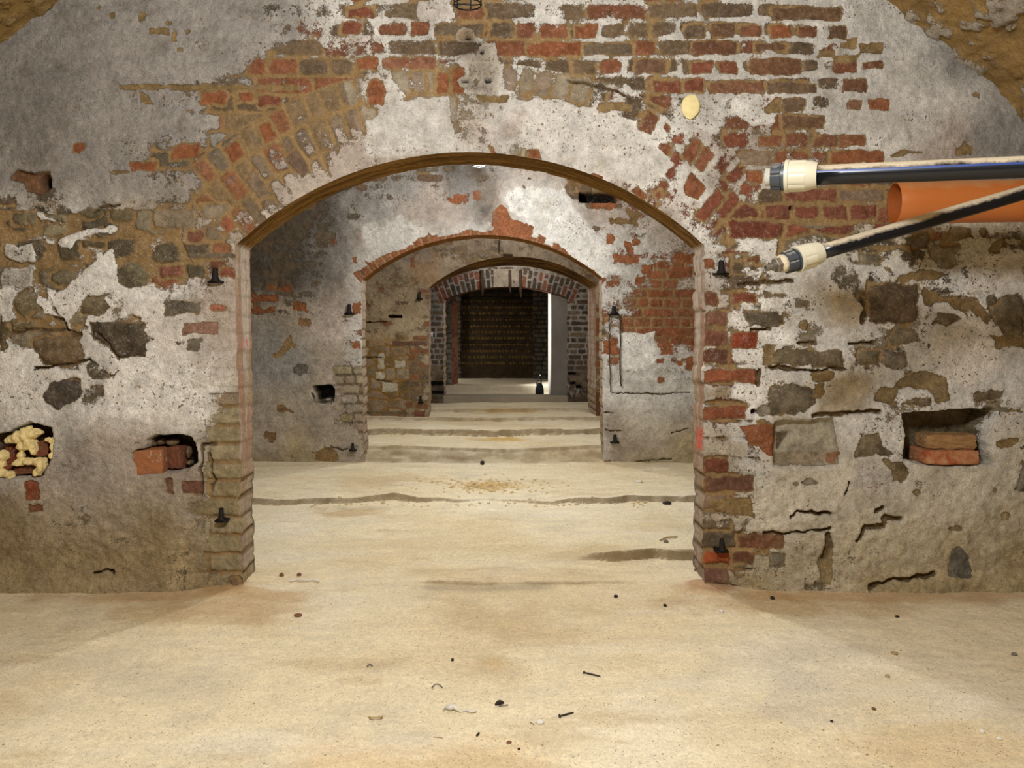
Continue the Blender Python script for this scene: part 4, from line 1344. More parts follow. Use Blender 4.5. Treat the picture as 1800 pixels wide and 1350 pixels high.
def red_reveal(u, v, sl, t):
    r = (v - 506) / 8.9
    jv = np.abs(r - np.round(r)) * 8.9
    row = np.floor(r).astype(int)
    c = pick(np.where(h2(row, (t * 2.5).astype(int), 531) > .5, 'o', 'r'), h2(row, (t * 2.5).astype(int), 532))
    j = (1 - sm(.6, 1.6, jv))[:, None]
    c = c * (1 - j) + lin((140, 108, 84)) * j
    c = c * .55 + (c @ np.array([.25, .6, .15]))[:, None] * np.array([1.1, .95, .75]) * .3
    c = c * (.8 + .4 * fbm(t * 8, v / 5, 1, 533, 3))[:, None]
    return dict(h=-.006 * j[:, 0] + 0 * u, base=c, plc=c, pl=np.full(u.shape, -.6))


OUT5 = arch_outline(794.5, 1010, 515, 515, 494, 715, lambda v: np.where(np.asarray(v) < 530, 797 - (530 - np.asarray(v, float)) * .35, 794.5), _v(1010.0))
BK5 = arch_outline(805, 1006, 515, 515, 496, 706, lambda v: np.where(np.asarray(v) < 536, 805 - (536 - np.asarray(v, float)) * .35, 805.0), _v(1006.0))
us = np.concatenate([np.arange(560, 770, 8), np.arange(770, 1040, 1.6), np.arange(1044, 1250, 8)])
vs = np.concatenate([np.arange(310, 480, 7), np.arange(482, 706, 1.6)])
masonry_wall('wall_fifth', us, vs, YW5, field_fifth, OUT5, BK5, YB5, red_reveal, 8)


def field_end(u, v):
    s = Fld(u, v, F / YEND)
    r = np.floor((v - 505) / 5.45).astype(int)
    fy = ((v - 505) / 5.45 - r) * 5.45
    x = u / 5.6 + h2(r, 1, 611)
    kx = np.floor(x).astype(int)
    yel = (r % 2 == 0) & (v < 640) & (u < 938) & (v > 508)
    s.e = np.where(yel, np.minimum(np.minimum(x - kx, kx + 1 - x) * 5.6, np.minimum(fy, 5.45 - fy)) * 1.3, 20)
    a = sm(.25, .7, h2(kx, r, 612) * .5 + fbm(u, v, 40, 613, 3) * .7)[:, None]
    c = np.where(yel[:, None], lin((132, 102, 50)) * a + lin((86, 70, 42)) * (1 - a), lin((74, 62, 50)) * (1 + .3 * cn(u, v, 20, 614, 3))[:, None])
    soot_shade = sm(545, 512, v + 14 * cn(u, v, 40, 616, 3))[:, None]  # soot plus the unlit upper wall, both put into the colour
    c = c * (1 - .72 * soot_shade)
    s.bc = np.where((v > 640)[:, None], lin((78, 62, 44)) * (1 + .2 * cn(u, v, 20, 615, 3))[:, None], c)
    s.mort = np.tile(lin((44, 36, 28)), u.shape + (1,))
    e, cu, cv, ia, ib = courses(u, v, 8.0, 506.0, 22, 12, 617)
    pil = (u > 937) | (u < 812)
    s.e = np.where(pil, e, s.e)
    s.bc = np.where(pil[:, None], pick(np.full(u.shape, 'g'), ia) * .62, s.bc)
    s.P = np.full(u.shape, -.9)
    s.plc = s.bc.copy()
    s.h = np.where(pil, .10, 0) + np.where((r % 2 == 1) & ~pil, .006, 0.)
    return s.done(.0, .004)


us = np.concatenate([np.arange(590, 780, 8), np.arange(782, 1030, 1.5), np.arange(1036, 1210, 8)])
vs = np.concatenate([np.arange(340, 480, 7), np.arange(482, 706, 1.5)])
masonry_wall('wall_back', us, vs, YEND, field_end)


# ---------------------------------------------------------------- floor
LEDGE_SHADE = []


def floor_h(X, Y, keep=False):
    X = np.asarray(X, float)
    Y = np.asarray(Y, float)
    h = .010 * cn(X, Y, .9, 701, 3) + .0022 * cn(X * .4, Y, .06, 719, 3) + .0035 * cn(X, Y, .13, 702, 4) * sm(1.5, 3.5, Y) + .0016 * cn(X, Y, .05, 703, 3)

    def step(Y0, amp, L, xm=1.0, wig=.05, sharp=.035, ws=.35, sd=0):
        Yw = Y0 + cn(X, X * 0 + Y0, ws, 710 + sd, 4) * wig
        t = Y - Yw
        if keep:                                         # shade on the face of each ledge, painted as darker soil
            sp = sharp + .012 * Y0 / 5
            LEDGE_SHADE.append(sm(-.25 * sp, .1 * sp, t) * sm(1.6 * sp, .9 * sp, t) * np.clip(amp * xm / .04, 0, 1))
        return amp * xm * sm(0, sharp, t) * np.exp(-np.maximum(t, 0) / L)

    h += step(3.46, .010, .4, sm(-.45, -.3, X) * sm(.75, .5, X), .012, .01, .8, 1)
    h += step(3.79, .045, .45, sm(.30, .60, X), .05, .022, .2, 2)
    prof = .32 + .55 * sm(-.3, -.75, X) + .75 * sm(.25, .75, X)
    h += step(5.00, .055 * (.75 + .25 * np.clip(cn(X, X * 0, .3, 718, 3), -1, 1)), .9, prof, .06, .012, .28, 3)
    h += step(4.80, .014, .3, sm(-1.3, -1.1, X) * sm(-.5, -.8, X), .06, .05, .2, 4)
    h += step(6.47, .085, 1.3, .55 + .45 * np.clip(np.abs(X) / .8, 0, 1), .04, .22, .5, 5)
    h += step(6.72, .025, .8, 1.0, .05, .012, .3, 6)
    h += step(7.78, .07, .9, .85, .12, .03, .35, 7)
    h += step(8.95, .04, .8, 1.0, .05, .02, .4, 8)
    h += step(9.9, .035, .8, 1.0, .05, .03, .4, 9)
    h += .006 * cn(X * .22, Y, .10, 716, 4) * sm(3.4, 3.7, Y)
    h -= .010 * sm(.55, .75, fbm(X * .3, Y, .16, 717, 4)) * sm(3.5, 3.8, Y)
    # broken crumbs in the second room and a shallow scrape
    cr = np.exp(-((X + .12) / .26) ** 2 - ((Y - 5.52) / .16) ** 2)
    h += cr * (.02 * cn(X, Y, .07, 720, 3) + .012 * cn(X, Y, .03, 721, 2))
    cr = np.exp(-((X - .0) / .30) ** 2 - ((Y - 7.65) / .25) ** 2)
    h += cr * (.02 * cn(X, Y, .09, 722, 3))
    # sand heaped against the jambs
    for jx in (-1.18, .9):
        d = np.hypot((X - jx) / .16, (Y - 3.36) / .16)
        h += .03 * np.exp(-d * d)
    h += .075 * sm(11.28, 11.36, Y) + .11 * sm(11.86, 11.98, Y)
    return h


ys = [1.0]
py = 1358.0
ys = list(np.arange(-2.6, 1.9, .08))
while py > 652:
    Y = F * CAMZ / (py - CY)
    if Y > 1.98:
        ys.append(Y)
    py -= 1.25 if py > 890 else (.7 if py > 720 else .5)
ys.append(14.0)
ys = np.array(sorted(set(ys)))
xs = np.concatenate([np.arange(-3.6, -2.4, .06), np.arange(-2.4, 2.4, .0085), np.arange(2.4, 3.61, .06)])
X, Y = np.meshgrid(xs, ys)
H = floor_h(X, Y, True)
base = np.tile(lin((238, 224, 190)), X.shape + (1,))
d1 = cn(X, Y, .55, 731, 5)
d2 = cn(X * .6, Y, .22, 732, 4)
pale = sm(.0, .7, d1)[..., None]
base = base * (1 - .55 * pale) + lin((247, 237, 212)) * .55 * pale
tan = sm(.1, .8, -d1 + .4 * d2)[..., None]
base = base * (1 - .5 * tan) + lin((222, 200, 158)) * .5 * tan
grey = sm(.25, .9, cn(X, Y, .35, 733, 4))[..., None]
base = base * (1 - .35 * grey) + lin((192, 183, 164)) * .35 * grey


def blot(cx, cy, rx, ry, col, amt, sd):
    global base
    d = np.sqrt(((X - cx) / rx) ** 2 + ((Y - cy) / ry) ** 2) + cn(X, Y, .14, sd, 4) * .45
    m = (sm(1.1, .35, d) * amt)[..., None]
    base = base * (1 - m) + lin(col) * m


for a in [(-.02, 2.68, .14, .10, (214, 180, 120), .5, 741), (-.25, 2.08, .45, .16, (224, 190, 132), .4, 742), (.05, 3.05, .4, .25, (200, 176, 134), .5, 743), (-1.15, 3.15, .5, .18, (186, 152, 104), .5, 744),
          (1.25, 3.18, .6, .14, (182, 148, 98), .5, 745), (1.3, 2.1, .45, .18, (218, 190, 138), .45, 746), (.95, 2.45, .22, .25, (214, 204, 184), .6, 747), (1.1, 2.75, .35, .16, (214, 202, 180), .5, 748),
          (-.1, 5.5, .25, .18, (206, 168, 92), .8, 749), (-.02, 7.45, .35, .2, (214, 176, 96), .8, 750), (.0, 9.9, .5, .25, (196, 156, 84), .7, 751), (-.9, 5.7, .6, .3, (206, 180, 138), .5, 752),
          (.9, 3.36, .13, .10, (170, 122, 86), .7, 753), (-1.2, 3.36, .16, .12, (178, 146, 100), .7, 754), (-1.5, 3.3, .8, .10, (188, 152, 104), .6, 755), (1.7, 3.3, 1.1, .10, (190, 150, 98), .6, 756),
          (-.15, 3.42, .5, .05, (150, 140, 122), .5, 757), (-.2, 3.4, .25, .25, (196, 172, 132), .4, 758), (-.95, 4.75, .25, .12, (196, 166, 116), .6, 759), (.3, 3.9, .5, .2, (214, 196, 156), .5, 760)]:
    blot(*a)
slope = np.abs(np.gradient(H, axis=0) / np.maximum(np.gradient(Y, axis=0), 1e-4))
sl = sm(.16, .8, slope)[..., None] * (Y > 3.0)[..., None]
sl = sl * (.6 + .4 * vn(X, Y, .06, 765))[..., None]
base = base * (1 - .85 * sl) + lin((132, 110, 76)) * .85 * sl  # steep faces darkened: their shade is painted into the floor colour
grain = cn(X * .35, Y, .045, 761, 4)
grain2 = cn(X, Y, .03, 762, 3)
base = base * (1 + .07 * grain + .05 * grain2)[..., None]
scr = sm(.35, .8, cn(X * .3, Y, .12, 763, 5))[..., None]
base = base * (1 - .35 * scr) + lin((196, 172, 130)) * .35 * scr
lt = sm(.3, .8, cn(X * .3 + 4, Y, .16, 764, 5))[..., None]
base = base * (1 - .35 * lt) + lin((240, 232, 212)) * .35 * lt
dm = np.clip(sum(LEDGE_SHADE), 0, 1)
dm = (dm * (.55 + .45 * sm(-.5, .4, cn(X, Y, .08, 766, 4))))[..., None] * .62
base = base * (1 - dm) + lin((128, 108, 76)) * dm  # shade of the ledge faces, painted on
far = sm(11.2, 11.5, Y)[..., None]
base = base * (1 - far * .5) + lin((196, 186, 164)) * far * .5
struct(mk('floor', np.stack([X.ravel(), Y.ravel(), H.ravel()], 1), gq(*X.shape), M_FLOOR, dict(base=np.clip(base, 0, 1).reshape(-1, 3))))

# ---------------------------------------------------------------- barrel vaults over the rooms, ending on the floor
VX, VZ, VR = -.125, -.13, 3.27


def vault(name, y0, y1, dy, da, seed, left, right, amp):
    yy = np.arange(y0, y1 + dy * .5, dy)
    aa = np.arange(-1.56, 1.5601, da)
    A, Yg = np.meshgrid(aa, yy)
    u, v = (A * VR).ravel(), Yg.ravel()
    e, cu, cv, ia, ib = courses(v, u, .081, .0, .25, .12, seed, .4)
    jt = 1 - sm(.004, .013, e)
    fl = cn(u * 1.1, v * .45, .16, seed + 1, 5)
    fl2 = cn(u, v, .045, seed + 2, 3)
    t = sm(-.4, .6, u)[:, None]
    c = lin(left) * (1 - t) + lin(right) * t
    c = c * (1 + .25 * cn(u, v * .4, .3, seed + 3, 4) + .12 * (ia - .5))[:, None]
    c = c * (1 - .12 * jt)[:, None] * (1 + .25 * cn(u, v * .3, .06, seed + 7, 4))[:, None]
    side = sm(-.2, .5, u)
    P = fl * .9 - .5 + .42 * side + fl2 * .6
    flake = sm(-.05, .1, P)
    fl3 = cn(u * .8, v * .35, .07, seed + 6, 4)
    h = amp * (fl * .6 * (.4 + side) + .45 * fl2 + .8 * fl3 * (.3 + side)) - .002 * jt + .010 * flake
    r = VR - h
    x = VX + r * np.sin(u / VR)
    z = VZ + r * np.cos(u / VR)
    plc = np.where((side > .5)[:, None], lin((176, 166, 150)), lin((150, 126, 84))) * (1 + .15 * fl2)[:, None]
    struct(mk(name, np.stack([x, v, z], 1), gq(*A.shape), M_WALL, dict(base=np.clip(c, 0, 1), plc=np.clip(plc, 0, 1), pl=P)))


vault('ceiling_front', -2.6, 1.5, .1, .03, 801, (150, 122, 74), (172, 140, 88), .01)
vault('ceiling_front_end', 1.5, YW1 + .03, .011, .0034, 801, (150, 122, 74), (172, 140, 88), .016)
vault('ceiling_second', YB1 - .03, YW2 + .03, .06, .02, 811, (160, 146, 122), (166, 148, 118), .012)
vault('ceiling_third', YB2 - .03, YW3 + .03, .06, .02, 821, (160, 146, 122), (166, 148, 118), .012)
vault('ceiling_fourth', YB3 - .03, YW4 + .03, .06, .02, 831, (140, 126, 104), (140, 124, 100), .012)
vault('ceiling_fifth', YB4 - .03, YEND + .03, .08, .02, 841, (96, 88, 78), (96, 88, 78), .012)
# wall behind the camera
aa = np.linspace(-1.57, 1.57, 40)
vv = [(VX + VR * math.sin(a), -2.55, VZ + VR * math.cos(a)) for a in aa]
cc = np.tile(lin((178, 166, 146)), (len(vv), 1))
struct(mk('wall_rear', vv, None, M_WALL, dict(base=cc, plc=cc, pl=np.full(len(vv), .5)), faces=[tuple(range(len(vv)))]))
# ================================================================ things
def thing(name, label, cat, loc=(0, 0, 0), group=None):
    o = bpy.data.objects.new(name, None)
    o.empty_display_size = .05
    C.objects.link(o)
    o.location = loc
    tag(o, label, cat, group)
    return o


def tag(o, label, cat, group=None):
    o['label'] = label
    o['category'] = cat
    if group:
        o['group'] = group
    return o


def frame_of(d):
    d = np.asarray(d, float)
    d = d / np.linalg.norm(d)
    up = np.array([0, 0, 1.0]) if abs(d[2]) < .9 else np.array([0, 1.0, 0])
    a = np.cross(up, d)
    a /= np.linalg.norm(a)
    return d, a, np.cross(d, a)


def lathe(p, d, prof, n=28, ribs=None):
    """prof: (distance along d, radius) pairs; returns verts, faces"""
    d, a, b = frame_of(d)
    V, Fc = [], []
    for i, (t, r) in enumerate(prof):
        for k in range(n):
            th = 2 * math.pi * k / n
            rr = r * (ribs(i, k) if ribs else 1)
            V.append(np.asarray(p) + d * t + (a * math.cos(th) + b * math.sin(th)) * rr)
    for i in range(len(prof) - 1):
        for k in range(n):
            Fc.append((i * n + k, i * n + (k + 1) % n, (i + 1) * n + (k + 1) % n, (i + 1) * n + k))
    if prof[0][1] > 1e-6:
        Fc.append(tuple(range(n))[::-1]) if prof[0][1] < 0 else None
    return V, [f for f in Fc if f]


def capped(p, d, prof, n=28, ribs=None):
    return lathe(p, d, [(prof[0][0], 1e-5)] + list(prof) + [(prof[-1][0], 1e-5)], n, (lambda i, k: ribs(i - 1, k)) if ribs else None)


def tube(pts, r, n=8, taper=None):
    pts = [np.asarray(p, float) for p in pts]
    V, Fc = [], []
    m = len(pts)
    for i, p in enumerate(pts):
        d = pts[min(i + 1, m - 1)] - pts[max(i - 1, 0)]
        d, a, b = frame_of(d)
        rr = r * (taper(i / (m - 1)) if taper else 1)
        for k in range(n):
            th = 2 * math.pi * k / n
            V.append(p + (a * math.cos(th) + b * math.sin(th)) * rr)
    for i in range(m - 1):
        for k in range(n):
            Fc.append((i * n + k, i * n + (k + 1) % n, (i + 1) * n + (k + 1) % n, (i + 1) * n + k))
    Fc.append(tuple(range(n))[::-1])
    Fc.append(tuple((m - 1) * n + k for k in range(n)))
    return V, Fc


def join(*parts):
    V, Fc = [], []
    for v, f in parts:
        o = len(V)
        V += list(v)
        Fc += [tuple(i + o for i in q) for q in f]
    return V, Fc


def box(c, s, rot=0.0, jit=0.0, seed=0, nsub=1, tilt=0.0):
    """a box of nsub divisions with slightly broken edges"""
    rnd = random.Random(seed)
    V, Fc, idx = [], [], {}
    n = nsub

    def vid(x, y, z):
        key = (round(x * n), round(y * n), round(z * n))
        if key not in idx:
            idx[key] = len(V)
            q = np.array([x - .5, y - .5, z - .5])
            edge = sum(abs(abs(t) - .5) < 1e-6 for t in q)
            sh = 1 - (.035 if edge == 2 else .07 if edge == 3 else 0) * (jit > 0)
            p = q * np.array(s) * sh + np.array([rnd.uniform(-1, 1) for _ in range(3)]) * jit
            ct, st_ = math.cos(tilt), math.sin(tilt)
            p = np.array([p[0] * ct - p[2] * st_, p[1], p[0] * st_ + p[2] * ct])
            cr, sr = math.cos(rot), math.sin(rot)
            V.append(np.array([p[0] * cr - p[1] * sr, p[0] * sr + p[1] * cr, p[2]]) + np.array(c))
        return idx[key]

    for ax in range(3):
        for side in (0, 1):
            for i in range(n):
                for j in range(n):
                    q = []
                    for di, dj in ((0, 0), (1, 0), (1, 1), (0, 1)):
                        t = [0, 0, 0]
                        t[ax] = side
                        t[(ax + 1) % 3] = (i + di) / n
                        t[(ax + 2) % 3] = (j + dj) / n
                        q.append(vid(*t))
                    Fc.append(tuple(q if side else q[::-1]))
    return V, Fc


def blob(c, s, seed=0, amp=.22, n=14, freq=1.6):
    """a rounded lump"""
    V, Fc = [], []
    for i in range(n + 1):
        th = math.pi * i / n
        for k in range(2 * n):
            ph = math.pi * k / n
            q = np.array([math.sin(th) * math.cos(ph), math.sin(th) * math.sin(ph), math.cos(th)])
            V.append(q)
    A = np.array(V)
    rr = 1 + amp * (cn(A[:, 0] * freq + A[:, 2] * .7, A[:, 1] * freq - A[:, 2] * .9, 1.0, 900 + seed, 3))
    A = A * rr[:, None] * np.array(s) + np.array(c)
    for i in range(n):
        for k in range(2 * n):
            a, b = i * 2 * n + k, i * 2 * n + (k + 1) % (2 * n)
            Fc.append((a, a + 2 * n, b + 2 * n, b))
    return list(A), Fc


def obj(name, vf, mat, parent=None, loc=None, smooth=True):
    """mesh from world coordinates; local to the parent thing, or to loc when it stands alone"""
    V = np.array(vf[0], float)
    l = np.array(parent.location if parent else (loc if loc is not None else (0, 0, 0)), float)
    if parent is not None and parent.parent is not None:
        l = l + np.array(parent.parent.location)
    o = mk(name, V - l, None, mat, faces=vf[1], smooth=smooth)
    if parent is not None:
        o.parent = parent
    elif loc is not None:
        o.location = loc
    return o


def sharp(o, ang=35):
    m = o.modifiers.new('edges', 'EDGE_SPLIT')
    m.split_angle = math.radians(ang)
    return o


M_PIPE = dusty('black_polyethylene', (14, 18, 26), rough=.25, lo=.25, hi=.62)
M_STRIPE = simple('blue_stripe', (34, 62, 128), .3, spec=.5)
M_CREAM = dusty('cream_plastic', (206, 200, 176), (214, 206, 184), .45, .5, 1.2)
M_GREYP = dusty('grey_plastic', (62, 68, 76), (170, 162, 144), .4, .55, 1.0, 30)
M_LGREY = simple('pale_grey_plastic', (190, 184, 170), .6, var=.2)
M_STEEL = simple('dull_steel', (140, 134, 122), .45, .7, .25)
M_TAPE = simple('hemp_and_tape', (200, 186, 158), .9, var=.25, scale=120, bump=.3)
M_ORANGE = dusty('orange_drain_plastic', (178, 102, 46), (176, 140, 100), .38, .55, 1.3, 9)
M_OINNER = simple('orange_drain_inside', (150, 78, 30), .6)
M_IRON = simple('black_iron', (34, 30, 28), .7, .3, .35, 90, .5)
M_RUST = simple('rusty_iron', (74, 58, 46), .8, .3, .35, 90, .4)
M_BLACK = simple('black_wire', (18, 17, 17), .5)
M_BULB = simple('bulb_glass', (205, 208, 210), .12, 0, .05, spec=.7)


def brickmat(name, a, b, mort=(186, 170, 142)):
    m, nt, bs = nodes(name)
    tc = N(nt, 'ShaderNodeTexCoord').outputs['Object']
    n1 = noise(nt, tc, 26, 6, .7)
    n2 = noise(nt, tc, 130, 4, .65)
    c = mixc(nt, ramp(nt, n1, .38, .62), tuple(lin(a)), tuple(lin(b)))
    f = ramp(nt, math_(nt, 'ADD', math_(nt, 'MULTIPLY', n1, .6), math_(nt, 'MULTIPLY', n2, .5)), .60, .70, 0, .7)
    c = mixc(nt, f, c, tuple(lin(mort)))
    nt.links.new(c, bs.inputs['Base Color'])
    bp = N(nt, 'ShaderNodeBump')
    bp.inputs['Strength'].default_value = .6
    bp.inputs['Distance'].default_value = .003
    nt.links.new(n2, bp.inputs['Height'])
    nt.links.new(bp.outputs[0], bs.inputs['Normal'])
    return m


M_BR_O = brickmat('loose_orange_brick', (160, 104, 68), (144, 94, 64), (196, 178, 154))
M_BR_D = brickmat('loose_dark_brick', (124, 78, 56), (104, 68, 50), (140, 118, 96))
M_BR_T = brickmat('loose_tan_brick', (164, 130, 88), (140, 104, 70), (180, 158, 120))
M_STONE = brickmat('rubble_stone', (120, 102, 74), (92, 76, 58), (160, 138, 100))
M_FOAM = simple('builders_foam', (232, 212, 152), .85, 0, .16, 22, .7)
M_FOAMC = simple('cut_foam', (238, 222, 164), .9, 0, .10, 60, .4)

# ---------------------------------------------------------------- pipes coming in from the right
def vault_x(z):
    return VX + math.sqrt(VR * VR - (z - VZ) ** 2)


def pipe_run(name, label, pa, pb, rad, stripe_ang):
    pa, pb = np.array(pa), np.array(pb)
    d = (pb - pa) / np.linalg.norm(pb - pa)
    t = 0
    while (pa + d * t)[0] < vault_x((pa + d * t)[2]) - .03:
        t += .01
    root = thing(name, label, 'pipe', tuple(pa))
    V, Fc = lathe(pa, d, [(0, rad * .8), (0, rad)] + [(t * i / 24, rad) for i in range(1, 25)], 40)
    obj('tube', (V, Fc), M_PIPE, root)
    dd, a, b = frame_of(d)
    # the coloured stripe is a thin raised band along the tube
    V, Fc = [], []
    for i in range(25):
        for th in (stripe_ang - .11, stripe_ang, stripe_ang + .11):
            V.append(pa + d * (t * i / 24) + (a * math.cos(th) + b * math.sin(th)) * (rad + .0006))
    for i in range(24):
        for k in range(2):
            Fc.append((i * 3 + k, i * 3 + k + 1, i * 3 + k + 4, i * 3 + k + 3))
    s_ = obj('stripe', (V, Fc), M_STRIPE, root)
    s_['label'] = 'blue stripe along the pipe'
    return root, d


def ribbed(nrib, depth, lo, hi, n):
    per = n // nrib
    return lambda i, k: 1 - depth * (1 if (k % per) == 0 and lo <= i <= hi else 0)


PA, PB = P3(1437, 308, 2.43), P3(1800, 293.5, 2.18)
root, d = pipe_run('water_pipe', 'upper straight black water pipe with open cream and grey compression coupling', PA, PB, .0315, 2.95)
k = 1 / 555
p = np.array(PA)
nut = obj('coupling_nut', lathe(p, -d, [(0, 17.6 * k), (0, 22 * k), (8 * k, 24.5 * k), (19 * k, 27 * k), (19 * k, 27.8 * k), (46 * k, 28.2 * k), (47 * k, 29.6 * k), (53 * k, 29.6 * k), (54 * k, 24 * k)], 48, ribbed(8, .05, 4, 5, 48)), M_CREAM, root)
sharp(nut)['label'] = 'cream ribbed coupling nut'
bd = obj('coupling_body', lathe(p, -d, [(52 * k, 26 * k), (58 * k, 26 * k), (58.2 * k, 22 * k), (60 * k, 22 * k), (60.2 * k, 24.5 * k), (77 * k, 23.5 * k), (77.2 * k, 16 * k)], 48, ribbed(6, .14, 4, 5, 48)), M_GREYP, root)
sharp(bd)['label'] = 'dark grey coupling body'
tp = obj('spigot', lathe(p, -d, [(76 * k, 15.5 * k), (87 * k, 16 * k), (87 * k, 12.6 * k), (60 * k, 12.2 * k), (60 * k, 1e-5)], 36), M_LGREY, root)
sharp(tp)['label'] = 'pale open spigot end'

PA, PB = P3(1441, 444, 2.50), P3(1795, 340, 2.62)
root, d = pipe_run('water_pipe', 'lower slanting black water pipe ending in a small metal stub, below the straight one', PA, PB, .0247, .55)
k = 1 / 540
p = np.array(PA)
nut = obj('coupling_nut', lathe(p, -d, [(0, 13.5 * k), (0, 18.5 * k), (8 * k, 20 * k), (18 * k, 21.5 * k), (18 * k, 22.2 * k), (40 * k, 22.6 * k), (41 * k, 23.6 * k), (46 * k, 23.6 * k), (47 * k, 19 * k)], 48, ribbed(8, .05, 4, 5, 48)), M_CREAM, root)
sharp(nut)['label'] = 'cream ribbed coupling nut'
bd = obj('coupling_body', lathe(p, -d, [(45 * k, 21 * k), (50 * k, 21 * k), (50.2 * k, 17.5 * k), (52 * k, 17.5 * k), (52.2 * k, 20 * k), (69 * k, 19.5 * k), (69.2 * k, 12 * k)], 48, ribbed(6, .14, 4, 5, 48)), M_GREYP, root)
sharp(bd)['label'] = 'dark grey coupling body'
obj('thread_tape', lathe(p, -d, [(68 * k, 12 * k), (69 * k, 15.5 * k), (74 * k, 16.2 * k), (78 * k, 14.8 * k), (80 * k, 11 * k)], 32), M_TAPE, root)
hx = obj('hexagon_nut', capped(p, -d, [(78 * k, 13 * k), (79 * k, 14 * k), (87 * k, 14 * k), (88 * k, 13 * k)], 6), M_STEEL, root)
sharp(hx, 30)
sb = obj('stub', lathe(p, -d, [(87 * k, 8 * k), (93 * k, 8 * k), (93.5 * k, 5.6 * k), (106 * k, 5.6 * k), (106 * k, 3.6 * k), (98 * k, 3.6 * k), (98 * k, 1e-5)], 24), M_STEEL, root)
sharp(sb)['label'] = 'short metal stub'

oc = np.array(P3(1572, 357, 2.95))
od = np.array([math.cos(math.radians(7.5)), -math.sin(math.radians(7.5)), 0])
root = thing('drain_pipe', 'wide orange plastic drain pipe with open end behind the black pipes', 'pipe', tuple(oc))
L = (vault_x(oc[2]) - .04 - oc[0]) / od[0]
obj('tube', lathe(oc, od, [(0, .0755), (0, .0790), (.002, .0800)] + [(L * i / 16, .080) for i in range(1, 17)], 56), M_ORANGE, root)
obj('bore', lathe(oc, od, [(.0005, .0756), (.3, .0750), (L - .01, .0750), (L - .01, 1e-5)], 48), M_OINNER, root)['label'] = 'darker inside of the orange pipe'


# ---------------------------------------------------------------- iron pintles of vanished doors
def pintle(x, ytop, ybase, wpx, Y, label, grp, lean=0.0):
    sc = F / Y
    base = np.array(P3(x, ybase, Y - .028))
    root = thing('hinge_pintle', label, 'hinge', tuple(base), grp)
    hgt = (ybase - ytop) / sc
    r = wpx / sc / 2
    top = np.array([lean, 0, 1.0])
    obj('pin', capped(base, top, [(-.002, r * .72), (hgt * .12, r * .60), (hgt * .3, r * .42), (hgt * .92, r * .36), (hgt, r * .30)], 16), M_IRON, root)
    V, Fc = box(base + np.array([0, .022, -.004]), (r * 2, .07, max(.010, hgt * .17)), 0, .0012, int(x), 2)
    obj('tang', (V, Fc), M_IRON, root)


pintle(378.5, 471, 494, 25, YW1, 'upper iron hinge pintle on the left pier of the nearest arch', 'hinge pintles')
pintle(389, 893, 914, 21, YW1, 'lower iron hinge pintle on the left pier of the nearest arch', 'hinge pintles')
pintle(1268, 458, 480, 25, YW1, 'upper iron hinge pintle on the right pier of the nearest arch', 'hinge pintles')
pintle(1269, 947, 967, 22, YW1, 'lower iron hinge pintle above a bright orange brick, right pier', 'hinge pintles')
pintle(614, 535, 551, 17, YW2, 'upper iron hinge pintle left of the second arch', 'hinge pintles')
pintle(620, 779, 791, 13, YW2, 'lower iron hinge pintle left of the second arch near the floor', 'hinge pintles')
pintle(1079, 538, 552, 19, YW2, 'upper iron hinge pintle right of the second arch holding wires', 'hinge pintles')
pintle(1081, 764, 777, 16, YW2, 'lower iron hinge pintle right of the second arch near the floor', 'hinge pintles')
pintle(737.5, 513, 525, 11, YW3, 'upper iron hinge pintle left of the third arch', 'hinge pintles')
pintle(739.5, 696, 707, 10, YW3, 'lower iron hinge pintle left of the third arch', 'hinge pintles')


def cord(name, label, cat, pts, Y, rad, mat, grp=None, wob=.004, seed=0):
    rnd = random.Random(seed)
    P_ = [np.array(P3(px, py, Y)) for px, py in pts]
    out = []
    for a, b in zip(P_[:-1], P_[1:]):
        for i in range(6):
            out.append(a + (b - a) * i / 6 + np.array([rnd.uniform(-wob, wob), rnd.uniform(-wob, wob) * .5, 0]))
    out.append(P_[-1])
    o = obj(name, tube(out, rad), mat, loc=tuple(P_[0]))
    tag(o, label, cat, grp)
    return o


cord('hanging_wire', 'left of two thin wires hanging from the pintle right of the second arch', 'wire', [(1076, 548), (1071, 556), (1071, 600), (1072, 650), (1073, 690)], YW2 - .022, .0042, M_RUST, 'wires on the second wall', .004, 1)
cord('hanging_wire', 'right of two thin wires, ending in a thick tip beside the second arch', 'wire', [(1084, 549), (1090, 556), (1091, 600), (1089, 645), (1091, 670), (1091.5, 679)], YW2 - .022, .0055, M_RUST, 'wires on the second wall', .005, 2)

# bars let into the fourth arch
for x, y0, y1, lab in [(847.5, 474, 513, 'leftmost of three dark iron bars hung over the fourth arch'), (896.5, 474, 508, 'middle of three dark iron bars hung over the fourth arch'),
                       (915, 474, 516, 'rightmost of three dark iron bars hung over the fourth arch')]:
    sc = F / YW4
    c = np.array(P3(x, (y0 + y1) / 2, YW4 - .025))
    hh = (y1 - y0) / sc
    vf = join(box(c, (.042, .03, hh), 0, .002, int(x), 3, .015), box(c + np.array([.004, .0, -hh / 2 - .02]), (.022, .02, .07), 0, .002, int(x) + 1, 2))
    tag(obj('iron_bar', vf, M_RUST, loc=tuple(c)), lab, 'iron bar', 'iron bars over the fourth arch')

# small pale switch box
c = np.array(P3(757.5, 588, YW4 - .02))
root = thing('switch_box', 'small pale blue electrical box at the left edge of the fourth wall', 'electrical box', tuple(c))
obj('housing', box(c, (.055, .04, .075), 0, .0005, 3, 2), simple('pale_box', (196, 206, 214), .5), root)
obj('rocker', box(c + np.array([0, -.021, .006]), (.03, .008, .04), 0, .0, 4, 1), simple('box_rocker', (220, 224, 226), .4), root)


